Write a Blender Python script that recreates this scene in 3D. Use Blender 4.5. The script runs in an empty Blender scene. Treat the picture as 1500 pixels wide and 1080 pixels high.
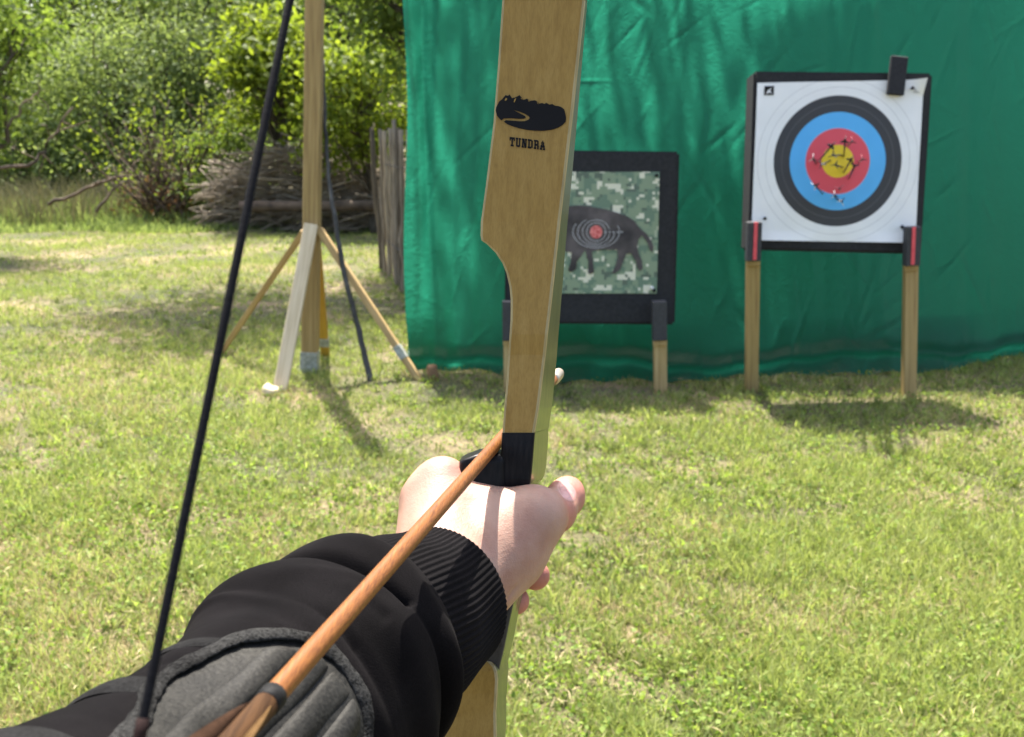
import bpy, bmesh, math, random
import numpy as np
from mathutils import Vector, Matrix

random.seed(7)
rng = np.random.default_rng(11)
SC = bpy.context.scene
COL = SC.collection

# ------------------------------------------------------------------ camera
H = 1.30
PITCH = math.atan(340.0 / 1500.0)
cam_data = bpy.data.cameras.new('camera')
cam = bpy.data.objects.new('camera', cam_data)
COL.objects.link(cam)
cam.location = (0, 0, H)
cam.rotation_euler = (math.pi / 2 - PITCH, 0, 0)
cam_data.sensor_fit = 'HORIZONTAL'
cam_data.sensor_width = 36
cam_data.lens = 36
cam_data.clip_start = 0.02
cam_data.clip_end = 400
cam_data.dof.use_dof = True
cam_data.dof.focus_distance = 0.60
cam_data.dof.aperture_fstop = 19.0
SC.camera = cam

# ------------------------------------------------------------------ light
SUN_AZ = math.radians(-14)      # measured from +Y towards +X
SUN_EL = math.radians(64)
TO_SUN = Vector((math.sin(SUN_AZ) * math.cos(SUN_EL), math.cos(SUN_AZ) * math.cos(SUN_EL), math.sin(SUN_EL)))
world = bpy.data.worlds.new('World')
SC.world = world
world.use_nodes = True
wn = world.node_tree
sky = wn.nodes.new('ShaderNodeTexSky')
sky.sky_type = 'NISHITA'
sky.sun_disc = False
sky.sun_elevation = SUN_EL
sky.sun_rotation = SUN_AZ
sky.air_density = 1.0
sky.dust_density = 5.0
bg = wn.nodes['Background']
bg.inputs['Strength'].default_value = 0.14
wn.links.new(sky.outputs['Color'], bg.inputs['Color'])
sun_data = bpy.data.lights.new('sun', 'SUN')
sun_data.energy = 4.8
sun_data.angle = math.radians(0.53)
sun_data.color = (1.0, 0.95, 0.86)
sun = bpy.data.objects.new('sun', sun_data)
COL.objects.link(sun)
sun.location = (-4, 8, 14)
sun.rotation_euler = TO_SUN.to_track_quat('Z', 'Y').to_euler()
SC.view_settings.view_transform = 'Standard'
SC.view_settings.look = 'None'
SC.view_settings.exposure = 1.75
SC.view_settings.gamma = 1.0
SC.view_settings.use_curve_mapping = False
SC.render.engine = 'CYCLES'
SC.cycles.use_denoising = True
SC.cycles.max_bounces = 8
SC.cycles.transmission_bounces = 6
SC.cycles.diffuse_bounces = 4

# ------------------------------------------------------------------ geometry of the view (photograph measured at 1500 x 1080)
CF = np.array([0, math.cos(PITCH), -math.sin(PITCH)])
CR = np.array([1.0, 0, 0])
CU = np.array([0, math.sin(PITCH), math.cos(PITCH)])
CP = np.array([0, 0, H])


def ray(px, py):
    return CF + (px - 750) / 1500 * CR - (py - 540) / 1500 * CU


def at_d(px, py, d):
    """world point seen at that place at camera depth d"""
    return CP + d * ray(px, py)


def at_y(px, py, y):
    r = ray(px, py)
    return CP + r * (y / r[1])


def at_ground(px, py, z=0.0):
    r = ray(px, py)
    return CP + r * ((z - H) / r[2])


def cam2w(c):
    """camera coordinates (right, down, depth) to world, array (n,3)"""
    c = np.asarray(c, float)
    return CP + c[..., 0:1] * CR - c[..., 1:2] * CU + c[..., 2:3] * CF


def C(px, py, z):
    return np.array([(px - 750) / 1500 * z, (py - 540) / 1500 * z, z])


# ------------------------------------------------------------------ materials
def new_mat(name):
    m = bpy.data.materials.new(name)
    m.use_nodes = True
    nt = m.node_tree
    b = nt.nodes['Principled BSDF']
    return m, nt, b, nt.nodes['Material Output']


def N(nt, kind, **kw):
    n = nt.nodes.new(kind)
    for k, v in kw.items():
        if k.startswith('_'):
            setattr(n, k[1:], v)
        else:
            n.inputs[k].default_value = v
    return n


def ramp(nt, stops, interp='LINEAR'):
    n = nt.nodes.new('ShaderNodeValToRGB')
    n.color_ramp.interpolation = interp
    el = n.color_ramp.elements
    while len(el) > 1:
        el.remove(el[-1])
    el[0].position = stops[0][0]
    el[0].color = (*stops[0][1], 1)
    for p, c in stops[1:]:
        e = el.new(p)
        e.color = (*c, 1)
    return n


def coords(nt, scale=(1, 1, 1), kind='Object', rot=(0, 0, 0)):
    tc = nt.nodes.new('ShaderNodeTexCoord')
    mp = nt.nodes.new('ShaderNodeMapping')
    mp.inputs['Scale'].default_value = scale
    mp.inputs['Rotation'].default_value = rot
    nt.links.new(tc.outputs[kind], mp.inputs['Vector'])
    return mp.outputs['Vector']


def add_bump(nt, b, height, strength=0.3, dist=0.002):
    bp = N(nt, 'ShaderNodeBump', Strength=strength, Distance=dist)
    nt.links.new(height, bp.inputs['Height'])
    nt.links.new(bp.outputs['Normal'], b.inputs['Normal'])
    return bp


def mat_noise(name, stops, scale=(1, 1, 1), nscale=8, rough=0.7, detail=6, bump=0.2, bdist=0.002, spec=0.4, distort=0.0, rot=(0, 0, 0)):
    m, nt, b, out = new_mat(name)
    v = coords(nt, scale, rot=rot)
    n = N(nt, 'ShaderNodeTexNoise', Scale=nscale, Detail=detail, Distortion=distort)
    nt.links.new(v, n.inputs['Vector'])
    r = ramp(nt, stops)
    nt.links.new(n.outputs['Fac'], r.inputs['Fac'])
    nt.links.new(r.outputs['Color'], b.inputs['Base Color'])
    b.inputs['Roughness'].default_value = rough
    b.inputs['Specular IOR Level'].default_value = spec
    if bump:
        add_bump(nt, b, n.outputs['Fac'], bump, bdist)
    return m


def mat_leaf(name, dark, light, transl, tfac=0.5, rough=0.6, gloss=0.15):
    """foliage: colour from the per-leaf attribute 'tone', light passes through"""
    m, nt, b, out = new_mat(name)
    at = nt.nodes.new('ShaderNodeAttribute')
    at.attribute_name = 'tone'
    r = ramp(nt, [(0.0, dark), (1.0, light)])
    nt.links.new(at.outputs['Fac'], r.inputs['Fac'])
    nt.links.new(r.outputs['Color'], b.inputs['Base Color'])
    b.inputs['Roughness'].default_value = rough
    b.inputs['Specular IOR Level'].default_value = gloss
    t = nt.nodes.new('ShaderNodeBsdfTranslucent')
    mc = N(nt, 'ShaderNodeMix', _data_type='RGBA', _blend_type='MULTIPLY')
    mc.inputs[0].default_value = 1.0
    nt.links.new(r.outputs['Color'], mc.inputs[6])
    mc.inputs[7].default_value = (*transl, 1)
    nt.links.new(mc.outputs[2], t.inputs['Color'])
    mx = nt.nodes.new('ShaderNodeMixShader')
    mx.inputs[0].default_value = tfac
    nt.links.new(b.outputs[0], mx.inputs[1])
    nt.links.new(t.outputs[0], mx.inputs[2])
    nt.links.new(mx.outputs[0], out.inputs['Surface'])
    return m


M = {}
M['pine'] = mat_noise('pine_wood', [(0.3, (0.30, 0.19, 0.075)), (0.55, (0.42, 0.29, 0.125)), (0.8, (0.50, 0.36, 0.18))], (22, 22, 1.2), 3.0, 0.65, 5, 0.25, 0.001)
M['pine_post'] = mat_noise('pine_post_wood', [(0.3, (0.22, 0.14, 0.05)), (0.55, (0.33, 0.225, 0.085)), (0.8, (0.40, 0.285, 0.125))], (22, 22, 1.0), 3.0, 0.65, 5, 0.25, 0.001)
M['pine_pale_sunlit'] = mat_noise('pale_and_sunlit_pine', [(0.3, (0.42, 0.33, 0.20)), (0.55, (0.56, 0.46, 0.30)), (0.8, (0.62, 0.53, 0.37))], (22, 22, 1.2), 3.0, 0.65, 5, 0.25, 0.001)
M['yellow_wood'] = mat_noise('yellow_stained_wood', [(0.3, (0.32, 0.18, 0.02)), (0.8, (0.5, 0.31, 0.04))], (22, 22, 1.2), 3.0, 0.6, 4, 0.2, 0.001)
M['grey_wood'] = mat_noise('weathered_wood', [(0.25, (0.09, 0.068, 0.045)), (0.5, (0.24, 0.19, 0.13)), (0.8, (0.38, 0.31, 0.22))], (30, 30, 1.5), 3.0, 0.9, 8, 0.8, 0.006)
M['bark'] = mat_noise('bark', [(0.3, (0.035, 0.028, 0.02)), (0.7, (0.12, 0.10, 0.075))], (1, 1, 0.35), 14, 0.95, 8, 0.8, 0.02)
M['dead_twig'] = mat_noise('dead_twig', [(0.3, (0.13, 0.10, 0.07)), (0.7, (0.36, 0.30, 0.22))], (1, 1, 1), 3.5, 0.9, 4, 0.3, 0.004)
M['dead_stem'] = mat_noise('dark_stem_bark', [(0.3, (0.05, 0.035, 0.025)), (0.7, (0.17, 0.12, 0.085))], (1, 1, 1), 6, 0.9, 4, 0.3, 0.004)
M['foam'] = mat_noise('black_foam', [(0.3, (0.012, 0.012, 0.013)), (0.7, (0.022, 0.022, 0.024))], (1, 1, 1), 60, 0.85, 3, 0.35, 0.002)
M['black_strap'] = mat_noise('black_webbing', [(0.3, (0.010, 0.010, 0.012)), (0.7, (0.022, 0.022, 0.024))], (1, 1, 1), 120, 0.8, 2, 0.3, 0.001)
M['grey_strap'] = mat_noise('dark_grey_rubber', [(0.3, (0.03, 0.03, 0.034)), (0.7, (0.05, 0.05, 0.055))], (1, 1, 1), 120, 0.7, 2, 0.3, 0.001)
M['red'] = mat_noise('red_tape', [(0.3, (0.60, 0.06, 0.08)), (0.7, (0.72, 0.10, 0.12))], (1, 1, 1), 20, 0.5, 2, 0)
M['tape'] = mat_noise('white_tape', [(0.35, (0.22, 0.23, 0.19)), (0.65, (0.38, 0.39, 0.34))], (1, 1, 1), 40, 0.5, 3, 0)
M['soil'] = None


def add_attr(me, name, vals):
    a = me.attributes.new(name, 'FLOAT', 'POINT')
    a.data.foreach_set('value', np.ascontiguousarray(vals, dtype=np.float32))


# ------------------------------------------------------------------ mesh helpers
def np_mesh(name, verts, quads=None, tris=None, smooth=False, mats=None, tone=None):
    verts = np.asarray(verts, np.float32)
    me = bpy.data.meshes.new(name)
    loops, starts, totals = [], [], []
    pos = 0
    for f, k in ((quads, 4), (tris, 3)):
        if f is None or len(f) == 0:
            continue
        f = np.asarray(f, np.int32)
        loops.append(f.ravel())
        starts.append(pos + np.arange(len(f), dtype=np.int32) * k)
        totals.append(np.full(len(f), k, np.int32))
        pos += f.size
    loops = np.concatenate(loops)
    starts = np.concatenate(starts)
    totals = np.concatenate(totals)
    me.vertices.add(len(verts))
    me.vertices.foreach_set('co', verts.ravel())
    me.loops.add(len(loops))
    me.loops.foreach_set('vertex_index', loops)
    me.polygons.add(len(starts))
    me.polygons.foreach_set('loop_start', starts)
    me.polygons.foreach_set('loop_total', totals)
    if smooth:
        me.polygons.foreach_set('use_smooth', np.ones(len(starts), bool))
    me.update(calc_edges=True)
    if tone is not None:
        add_attr(me, 'tone', tone)
    for m in (mats or []):
        me.materials.append(m)
    return me


def link(name, me, parent=None, matrix=None):
    o = bpy.data.objects.new(name, me)
    COL.objects.link(o)
    if matrix is not None:
        o.matrix_world = matrix
    if parent is not None:
        attach(o, parent)
    return o


def attach(o, parent):
    root = parent
    mat = Matrix.Identity(4)
    chain = []
    while root is not None:
        chain.append(root)
        root = root.parent
    w = Matrix.Identity(4)
    for r in reversed(chain):
        w = w @ r.matrix_parent_inverse @ r.matrix_basis
    o.parent = parent
    o.matrix_parent_inverse = w.inverted()


def tag(o, label=None, cat=None, group=None, kind=None):
    if label:
        o['label'] = label
    if cat:
        o['category'] = cat
    if group:
        o['group'] = group
    if kind:
        o['kind'] = kind
    return o


def thing(name, label, cat, loc, group=None):
    o = bpy.data.objects.new(name, None)
    o.empty_display_size = 0.1
    COL.objects.link(o)
    o.location = Vector(loc)
    return tag(o, label, cat, group)


def V(a):
    return Vector((float(a[0]), float(a[1]), float(a[2])))


def align(p0, p1, roll_to=None):
    """matrix with local z from p0 to p1 and local -y turned towards roll_to (a direction)"""
    p0, p1 = V(p0), V(p1)
    z = (p1 - p0).normalized()
    ref = V(roll_to) if roll_to is not None else Vector((0, -1, 0))
    y = -(ref - ref.dot(z) * z).normalized()
    x = y.cross(z).normalized()
    m = Matrix((x, y, z)).transposed().to_4x4()
    m.translation = p0
    return m


def box_mesh(name, w, d, L, mat, bevel=0.004, z0=0.0, segs=1, taper=1.0):
    bm = bmesh.new()
    bmesh.ops.create_cube(bm, size=1.0)
    for v in bm.verts:
        k = taper if v.co.z > 0 else 1.0
        v.co = Vector((v.co.x * w * k, v.co.y * d * k, z0 + (v.co.z + 0.5) * L))
    if bevel:
        bmesh.ops.bevel(bm, geom=list(bm.edges), offset=bevel, segments=segs, affect='EDGES')
    me = bpy.data.meshes.new(name)
    bm.to_mesh(me)
    bm.free()
    if mat:
        me.materials.append(mat)
    return me


def beam(name, p0, p1, w, d, mat, parent=None, bevel=0.004, face=None, taper=1.0):
    L = (V(p1) - V(p0)).length
    me = box_mesh(name, w, d, L, mat, bevel, taper=taper)
    return link(name, me, parent, align(p0, p1, face))


def tube_arrays(pts, radii, n=8, cap=True):
    pts = np.asarray(pts, float)
    radii = np.broadcast_to(np.asarray(radii, float), (len(pts),))
    t = np.gradient(pts, axis=0)
    t /= np.linalg.norm(t, axis=1)[:, None] + 1e-12
    ref = np.array([0.31, 0.2, 0.93])
    if abs(t[0] @ ref) > 0.9:
        ref = np.array([1.0, 0.1, 0])
    a = np.cross(t, ref)
    a /= np.linalg.norm(a, axis=1)[:, None] + 1e-12
    b = np.cross(t, a)
    ang = np.arange(n) * 2 * math.pi / n
    v = pts[:, None, :] + radii[:, None, None] * (np.cos(ang)[None, :, None] * a[:, None, :] + np.sin(ang)[None, :, None] * b[:, None, :])
    v = v.reshape(-1, 3)
    q = []
    for i in range(len(pts) - 1):
        for j in range(n):
            k = (j + 1) % n
            q.append((i * n + j, i * n + k, (i + 1) * n + k, (i + 1) * n + j))
    tr = []
    if cap:
        c0, c1 = len(v), len(v) + 1
        v = np.vstack([v, pts[:1], pts[-1:]])
        o = (len(pts) - 1) * n
        for j in range(n):
            k = (j + 1) % n
            tr.append((c0, k, j))
            tr.append((c1, o + j, o + k))
    return v, np.array(q, int), np.array(tr, int).reshape(-1, 3)


class Acc:
    """collects pieces into one mesh"""
    def __init__(self):
        self.v, self.q, self.t, self.tone, self.n = [], [], [], [], 0

    def add(self, v, q=None, t=None, tone=0.5):
        v = np.asarray(v, float)
        self.v.append(v)
        if q is not None and len(q):
            self.q.append(np.asarray(q, int) + self.n)
        if t is not None and len(t):
            self.t.append(np.asarray(t, int) + self.n)
        self.tone.append(np.broadcast_to(tone, (len(v),)))
        self.n += len(v)

    def tube(self, pts, radii, n=6, tone=0.5):
        self.add(*tube_arrays(pts, radii, n), tone=tone)

    def mesh(self, name, mat, smooth=False, tone=False):
        return np_mesh(name, np.vstack(self.v), np.vstack(self.q) if self.q else None,
                       np.vstack(self.t) if self.t else None, smooth, mat if isinstance(mat, list) else [mat],
                       np.concatenate(self.tone) if tone else None)


def catmull(P, n):
    """smooth curve through rows of P sampled n times"""
    P = np.asarray(P, float)
    ext = np.vstack([2 * P[0] - P[1], P, 2 * P[-1] - P[-2]])
    t = np.linspace(0, len(P) - 1 - 1e-9, n)
    i = t.astype(int)
    f = (t - i)[:, None]
    p0, p1, p2, p3 = ext[i], ext[i + 1], ext[i + 2], ext[i + 3]
    return 0.5 * ((2 * p1) + (-p0 + p2) * f + (2 * p0 - 5 * p1 + 4 * p2 - p3) * f ** 2 + (-p0 + 3 * p1 - 3 * p2 + p3) * f ** 3)


def surface_nets(F, origin, h):
    """closed quad surface where the sampled distance field F changes sign"""
    ins = F < 0
    nx, ny, nz = F.shape
    cx, cy, cz = nx - 1, ny - 1, nz - 1
    acc = np.zeros((cx, cy, cz, 3), np.float32)
    cnt = np.zeros((cx, cy, cz), np.float32)
    offs = [(i, j, k) for i in (0, 1) for j in (0, 1) for k in (0, 1)]

    def sub(A, o):
        return A[o[0]:o[0] + cx, o[1]:o[1] + cy, o[2]:o[2] + cz]
    for o in offs:
        for ax in range(3):
            if o[ax] == 1:
                continue
            p = list(o)
            p[ax] = 1
            a, b = sub(F, o), sub(F, p)
            mk = (a < 0) != (b < 0)
            tt = np.where(mk, a / np.where(mk, a - b, 1), 0)
            for c in range(3):
                acc[..., c] += np.where(mk, o[c] + (tt if c == ax else 0), 0)
            cnt += mk
    act = cnt > 0
    idx = np.full(act.shape, -1, np.int64)
    idx[act] = np.arange(act.sum())
    cell = np.argwhere(act)
    v = (cell + acc[act] / cnt[act][:, None]) * h + np.asarray(origin)
    quads = []
    for ax in range(3):
        b1, b2 = [(1, 2), (2, 0), (0, 1)][ax]
        s0 = [slice(1, -1)] * 3
        s0[ax] = slice(0, -1)
        s1 = list(s0)
        s1[ax] = slice(1, None)
        a, b = ins[tuple(s0)], ins[tuple(s1)]
        loc = np.argwhere(a != b)
        flip = a[tuple(loc.T)]
        g = loc.copy()
        for c in range(3):
            if c != ax:
                g[:, c] += 1

        def cid(d1, d2):
            gg = g.copy()
            gg[:, b1] += d1
            gg[:, b2] += d2
            return idx[gg[:, 0], gg[:, 1], gg[:, 2]]
        q = np.stack([cid(-1, -1), cid(0, -1), cid(0, 0), cid(-1, 0)], 1)
        q[~flip] = q[~flip][:, ::-1]
        quads.append(q)
    return v, np.vstack(quads)


# ------------------------------------------------------------------ ground
def gz(x, y):
    return 0.018 * np.sin(1.3 * x + 0.6) * np.cos(0.9 * y) + 0.012 * np.sin(2.9 * x + 1.7 * y) + 0.008 * np.cos(4.3 * y - 2.1 * x)


def build_ground():
    near = np.linspace(-14, 14, 141)
    xs = np.concatenate([[-160, -90, -50, -30, -20], near, [20, 30, 50, 90, 160]])
    ys = np.concatenate([[-60, -30, -12, -5], np.linspace(-2, 26, 141), [32, 45, 70, 110, 200]])
    X, Y = np.meshgrid(xs, ys, indexing='ij')
    Z = gz(X, Y)
    v = np.stack([X, Y, Z], -1).reshape(-1, 3)
    nx, ny = X.shape
    i = np.arange(nx * ny).reshape(nx, ny)
    q = np.stack([i[:-1, :-1], i[1:, :-1], i[1:, 1:], i[:-1, 1:]], -1).reshape(-1, 4)
    m, nt, b, out = new_mat('soil_and_thatch')
    v0 = coords(nt)
    n1 = N(nt, 'ShaderNodeTexNoise', Scale=1.1, Detail=5)
    n2 = N(nt, 'ShaderNodeTexNoise', Scale=45, Detail=6)
    for n in (n1, n2):
        nt.links.new(v0, n.inputs['Vector'])
    r1 = ramp(nt, [(0.35, (0.05, 0.056, 0.018)), (0.5, (0.10, 0.09, 0.036)), (0.64, (0.22, 0.165, 0.09))])
    r2 = ramp(nt, [(0.3, (0.5, 0.5, 0.5)), (0.7, (1.2, 1.2, 1.2))])
    nt.links.new(n1.outputs['Fac'], r1.inputs['Fac'])
    nt.links.new(n2.outputs['Fac'], r2.inputs['Fac'])
    mx = N(nt, 'ShaderNodeMix', _data_type='RGBA', _blend_type='MULTIPLY')
    mx.inputs[0].default_value = 1
    nt.links.new(r1.outputs['Color'], mx.inputs[6])
    nt.links.new(r2.outputs['Color'], mx.inputs[7])
    nt.links.new(mx.outputs[2], b.inputs['Base Color'])
    b.inputs['Roughness'].default_value = 0.95
    add_bump(nt, b, n2.outputs['Fac'], 0.8, 0.02)
    o = link('ground', np_mesh('ground', v, q, smooth=True, mats=[m]))
    tag(o, kind='structure')


build_ground()


def waves(seed, scale, n=14):
    r = np.random.default_rng(seed)
    a, f, p = r.uniform(0, 2 * math.pi, n), scale * r.uniform(0.6, 1.5, n), r.uniform(0, 7, n)

    def fn(x, y):
        t = 0
        for i in range(n):
            t = t + np.sin((x * math.cos(a[i]) + y * math.sin(a[i])) * f[i] + p[i])
        return t / math.sqrt(n / 2)
    return fn


W1, W2, W3, W4 = waves(1, 2.0), waves(2, 7.0), waves(3, 24.0), waves(4, 60.0)


def patch(x, y):
    """variation 0..1 over the lawn from broad patches to single tufts"""
    return 0.5 + 0.5 * np.tanh(0.55 * (0.8 * W1(x, y) + 0.7 * W2(x, y) + 0.75 * W3(x, y) + 0.4 * W4(x, y)))


def blades(x, y, h, w, lean, tone, z=None, bend=0.5):
    n = len(x)
    az = rng.uniform(0, 2 * math.pi, n)
    fz = rng.uniform(0, 2 * math.pi, n)
    dx, dy = np.cos(az), np.sin(az)
    sx, sy = np.cos(fz) * w / 2, np.sin(fz) * w / 2
    z0 = (gz(x, y) if z is None else z) - 0.004
    lx, ly = dx * lean * h, dy * lean * h
    hh = h * np.sqrt(np.clip(1 - (lean * 0.7) ** 2, 0.05, 1))
    v = np.empty((n, 5, 3), np.float32)
    v[:, 0] = np.stack([x - sx, y - sy, z0], -1)
    v[:, 1] = np.stack([x + sx, y + sy, z0], -1)
    mx, my, mz = x + lx * 0.35, y + ly * 0.35, z0 + hh * 0.6
    v[:, 2] = np.stack([mx + sx * 0.8, my + sy * 0.8, mz], -1)
    v[:, 3] = np.stack([mx - sx * 0.8, my - sy * 0.8, mz], -1)
    v[:, 4] = np.stack([x + lx, y + ly, z0 + hh], -1)
    i = np.arange(n) * 5
    q = np.stack([i, i + 1, i + 2, i + 3], -1)
    t = np.stack([i + 3, i + 2, i + 4], -1)
    return v.reshape(-1, 3), q, t, np.repeat(tone, 5)


def leaf_quads(P, size, up=0.4, aspect=0.55, fold=0.25, tone=None, nrm=None):
    """one folded leaf of four corners at each point"""
    n = len(P)
    size = np.broadcast_to(size, (n,))
    d = rng.normal(size=(n, 3))
    d /= np.linalg.norm(d, axis=1)[:, None]
    nn = rng.normal(size=(n, 3)) if nrm is None else nrm + 0.6 * rng.normal(size=(n, 3))
    nn[:, 2] += up * 2
    nn -= (nn * d).sum(1)[:, None] * d
    nn /= np.linalg.norm(nn, axis=1)[:, None] + 1e-9
    s = np.cross(d, nn)
    L = size[:, None]
    v = np.empty((n, 4, 3), np.float32)
    v[:, 0] = P - d * L * 0.5
    v[:, 1] = P + s * L * aspect * 0.5 + nn * L * fold * 0.4 - d * L * 0.05
    v[:, 2] = P + d * L * 0.5
    v[:, 3] = P - s * L * aspect * 0.5 + nn * L * fold * 0.4 - d * L * 0.05
    i = np.arange(n) * 4
    q = np.stack([i, i + 1, i + 2, i + 3], -1)
    tn = rng.uniform(0, 1, n) if tone is None else tone
    return v.reshape(-1, 3), q, np.repeat(tn, 4)


# ------------------------------------------------------------------ lawn
GRASS = mat_leaf('grass', (0.058, 0.086, 0.017), (0.36, 0.40, 0.135), (1.25, 1.3, 0.85), 0.45, 0.5, 0.25)
STRAW = mat_leaf('dry_grass', (0.30, 0.24, 0.12), (0.56, 0.47, 0.27), (1.0, 0.95, 0.8), 0.3, 0.6, 0.2)
CLOVER = mat_leaf('clover_leaf', (0.08, 0.135, 0.022), (0.26, 0.34, 0.085), (1.4, 1.45, 0.8), 0.45, 0.6, 0.15)


def lawn_points(n_target, dmin, dmax, half=0.56, xmax=None):
    """points thinned with distance over the wedge of lawn in and around the view"""
    out = []
    while sum(len(o) for o in out) < n_target:
        k = n_target
        d = dmin * (dmax / dmin) ** rng.uniform(0, 1, k)      # density ~ 1/d^2 over the wedge
        x = rng.uniform(-half, half, k) * (d + 0.8)
        ok = np.ones(k, bool)
        ok &= ~((x > -0.4) & (d > 6.3))                       # nothing needed behind the sheet
        out.append(np.stack([x, d], -1)[ok])
    return np.vstack(out)[:n_target]


def build_lawn():
    a = lawn_points(400000, 1.9, 17.0)
    x, y = a[:, 0], a[:, 1]
    p = patch(x, y)
    keep = rng.uniform(0, 1, len(x)) < np.clip(0.08 + 1.5 * p, 0, 1)
    x, y, p = x[keep], y[keep], p[keep]
    sc = 1 + 0.05 * (y - 2)                                   # far blades stand for several
    h = rng.uniform(0.018, 0.052, len(x)) * (0.45 + 1.15 * p) * (0.9 + 0.1 * sc)
    w = rng.uniform(0.0022, 0.0048, len(x)) * sc
    lean = rng.uniform(0.15, 1.2, len(x))
    pd = 0.5 + 0.5 * np.tanh(0.9 * (W1(x + 9, y) + 0.8 * W2(x, y + 5) + 0.5 * W3(x + 3, y)))
    tone = np.clip(0.35 * p + rng.normal(0.33, 0.24, len(x)), 0, 1)
    dry = rng.uniform(0, 1, len(x)) < np.clip((0.75 * pd - 0.10) * np.clip(1.25 - 0.06 * y, 0.6, 1), 0.05, 1)
    g = ~dry
    v, q, t, tn = blades(x[g], y[g], h[g], w[g], lean[g], tone[g])
    o = link('lawn_grass', np_mesh('lawn_grass', v, q, t, mats=[GRASS], tone=tn))
    tag(o, 'short green lawn grass covering the ground', 'grass', kind='stuff')
    # tufts of broader blades
    a = lawn_points(9000, 1.9, 15.0)
    k = rng.uniform(0, 1, len(a)) < 0.2 + 0.8 * patch(a[:, 0] * 1.2 - 4, a[:, 1] * 1.2 + 1)
    a = np.repeat(a[k], 11, axis=0)
    tt = np.repeat(rng.uniform(0.1, 1.0, k.sum()), 11)
    hs = np.repeat(rng.uniform(0.025, 0.062, k.sum()), 11)
    x2 = a[:, 0] + rng.normal(0, 0.014, len(a))
    y2 = a[:, 1] + rng.normal(0, 0.014, len(a))
    v2, q2, t2, tn2 = blades(x2, y2, hs * rng.uniform(0.6, 1.1, len(a)), rng.uniform(0.004, 0.0085, len(a)) * (1 + 0.03 * (y2 - 2)), rng.uniform(0.3, 1.25, len(a)), np.clip(tt + rng.normal(0, 0.12, len(a)), 0, 1))
    o = link('grass_tufts', np_mesh('grass_tufts', v2, q2, t2, mats=[GRASS], tone=tn2))
    tag(o, 'broad bladed grass tufts scattered over the lawn', 'grass', kind='stuff')
    hd = h[dry] * 0.8
    v, q, t, tn = blades(x[dry], y[dry], hd, w[dry] * 0.75, np.clip(lean[dry] * 1.3, 0.5, 1.35), rng.uniform(0, 1, dry.sum()))
    o = link('dry_grass', np_mesh('dry_grass', v, q, t, mats=[STRAW], tone=tn))
    tag(o, 'dry straw coloured grass mixed into the lawn', 'grass', kind='stuff')
    # clover and other broad leaves lying near the ground
    a = lawn_points(85000, 1.9, 15.0)
    x, y = a[:, 0], a[:, 1]
    p = patch(x * 1.4 + 3, y * 1.4 - 2)
    k = rng.uniform(0, 1, len(x)) < p * 0.9 + 0.1
    x, y = x[k], y[k]
    z = gz(x, y) + rng.uniform(0.008, 0.04, len(x))
    size = rng.uniform(0.008, 0.018, len(x)) * (1 + 0.06 * (y - 2))
    v, q, tn = leaf_quads(np.stack([x, y, z], -1), size, up=0.9, aspect=0.85)
    o = link('clover', np_mesh('clover', v, q, mats=[CLOVER], tone=tn))
    tag(o, 'small round clover leaves spread through the lawn', 'clover', kind='stuff')
    # mown clippings and pale dead leaves lying flat
    a = lawn_points(6000, 1.9, 13.0)
    x, y = a[:, 0], a[:, 1]
    z = gz(x, y) + rng.uniform(0.02, 0.04, len(x))
    size = rng.uniform(0.015, 0.05, len(x))
    v, q, tn = leaf_quads(np.stack([x, y, z], -1), size, up=1.2, aspect=0.07)
    o = link('grass_clippings', np_mesh('grass_clippings', v, q, mats=[STRAW], tone=tn))
    tag(o, 'pale mown clippings lying on the lawn', 'clippings', kind='stuff')


build_lawn()


# ------------------------------------------------------------------ trees and shrubs
LEAF = {
    'mid': mat_leaf('leaf_mid_green', (0.042, 0.076, 0.018), (0.155, 0.21, 0.056), (1.9, 1.9, 0.9), 0.45),
    'bright': mat_leaf('leaf_yellow_green', (0.07, 0.11, 0.014), (0.165, 0.21, 0.034), (1.8, 1.75, 0.8), 0.5),
    'pale': mat_leaf('leaf_pale_green', (0.075, 0.115, 0.036), (0.235, 0.29, 0.12), (1.7, 1.7, 1.0), 0.45),
    'dark': mat_leaf('leaf_dark_green', (0.028, 0.05, 0.014), (0.09, 0.135, 0.035), (1.7, 1.8, 0.9), 0.4),
}


def branch_pts(p0, p1, sag, n=7, wob=0.05):
    p0, p1 = np.asarray(p0, float), np.asarray(p1, float)
    t = np.linspace(0, 1, n)[:, None]
    L = np.linalg.norm(p1 - p0)
    w = rng.normal(0, wob * L, (n, 3)) * np.sin(t * math.pi)
    return p0 + (p1 - p0) * t + np.array([0, 0, 1]) * sag * L * np.sin(t * math.pi) + w


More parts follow.
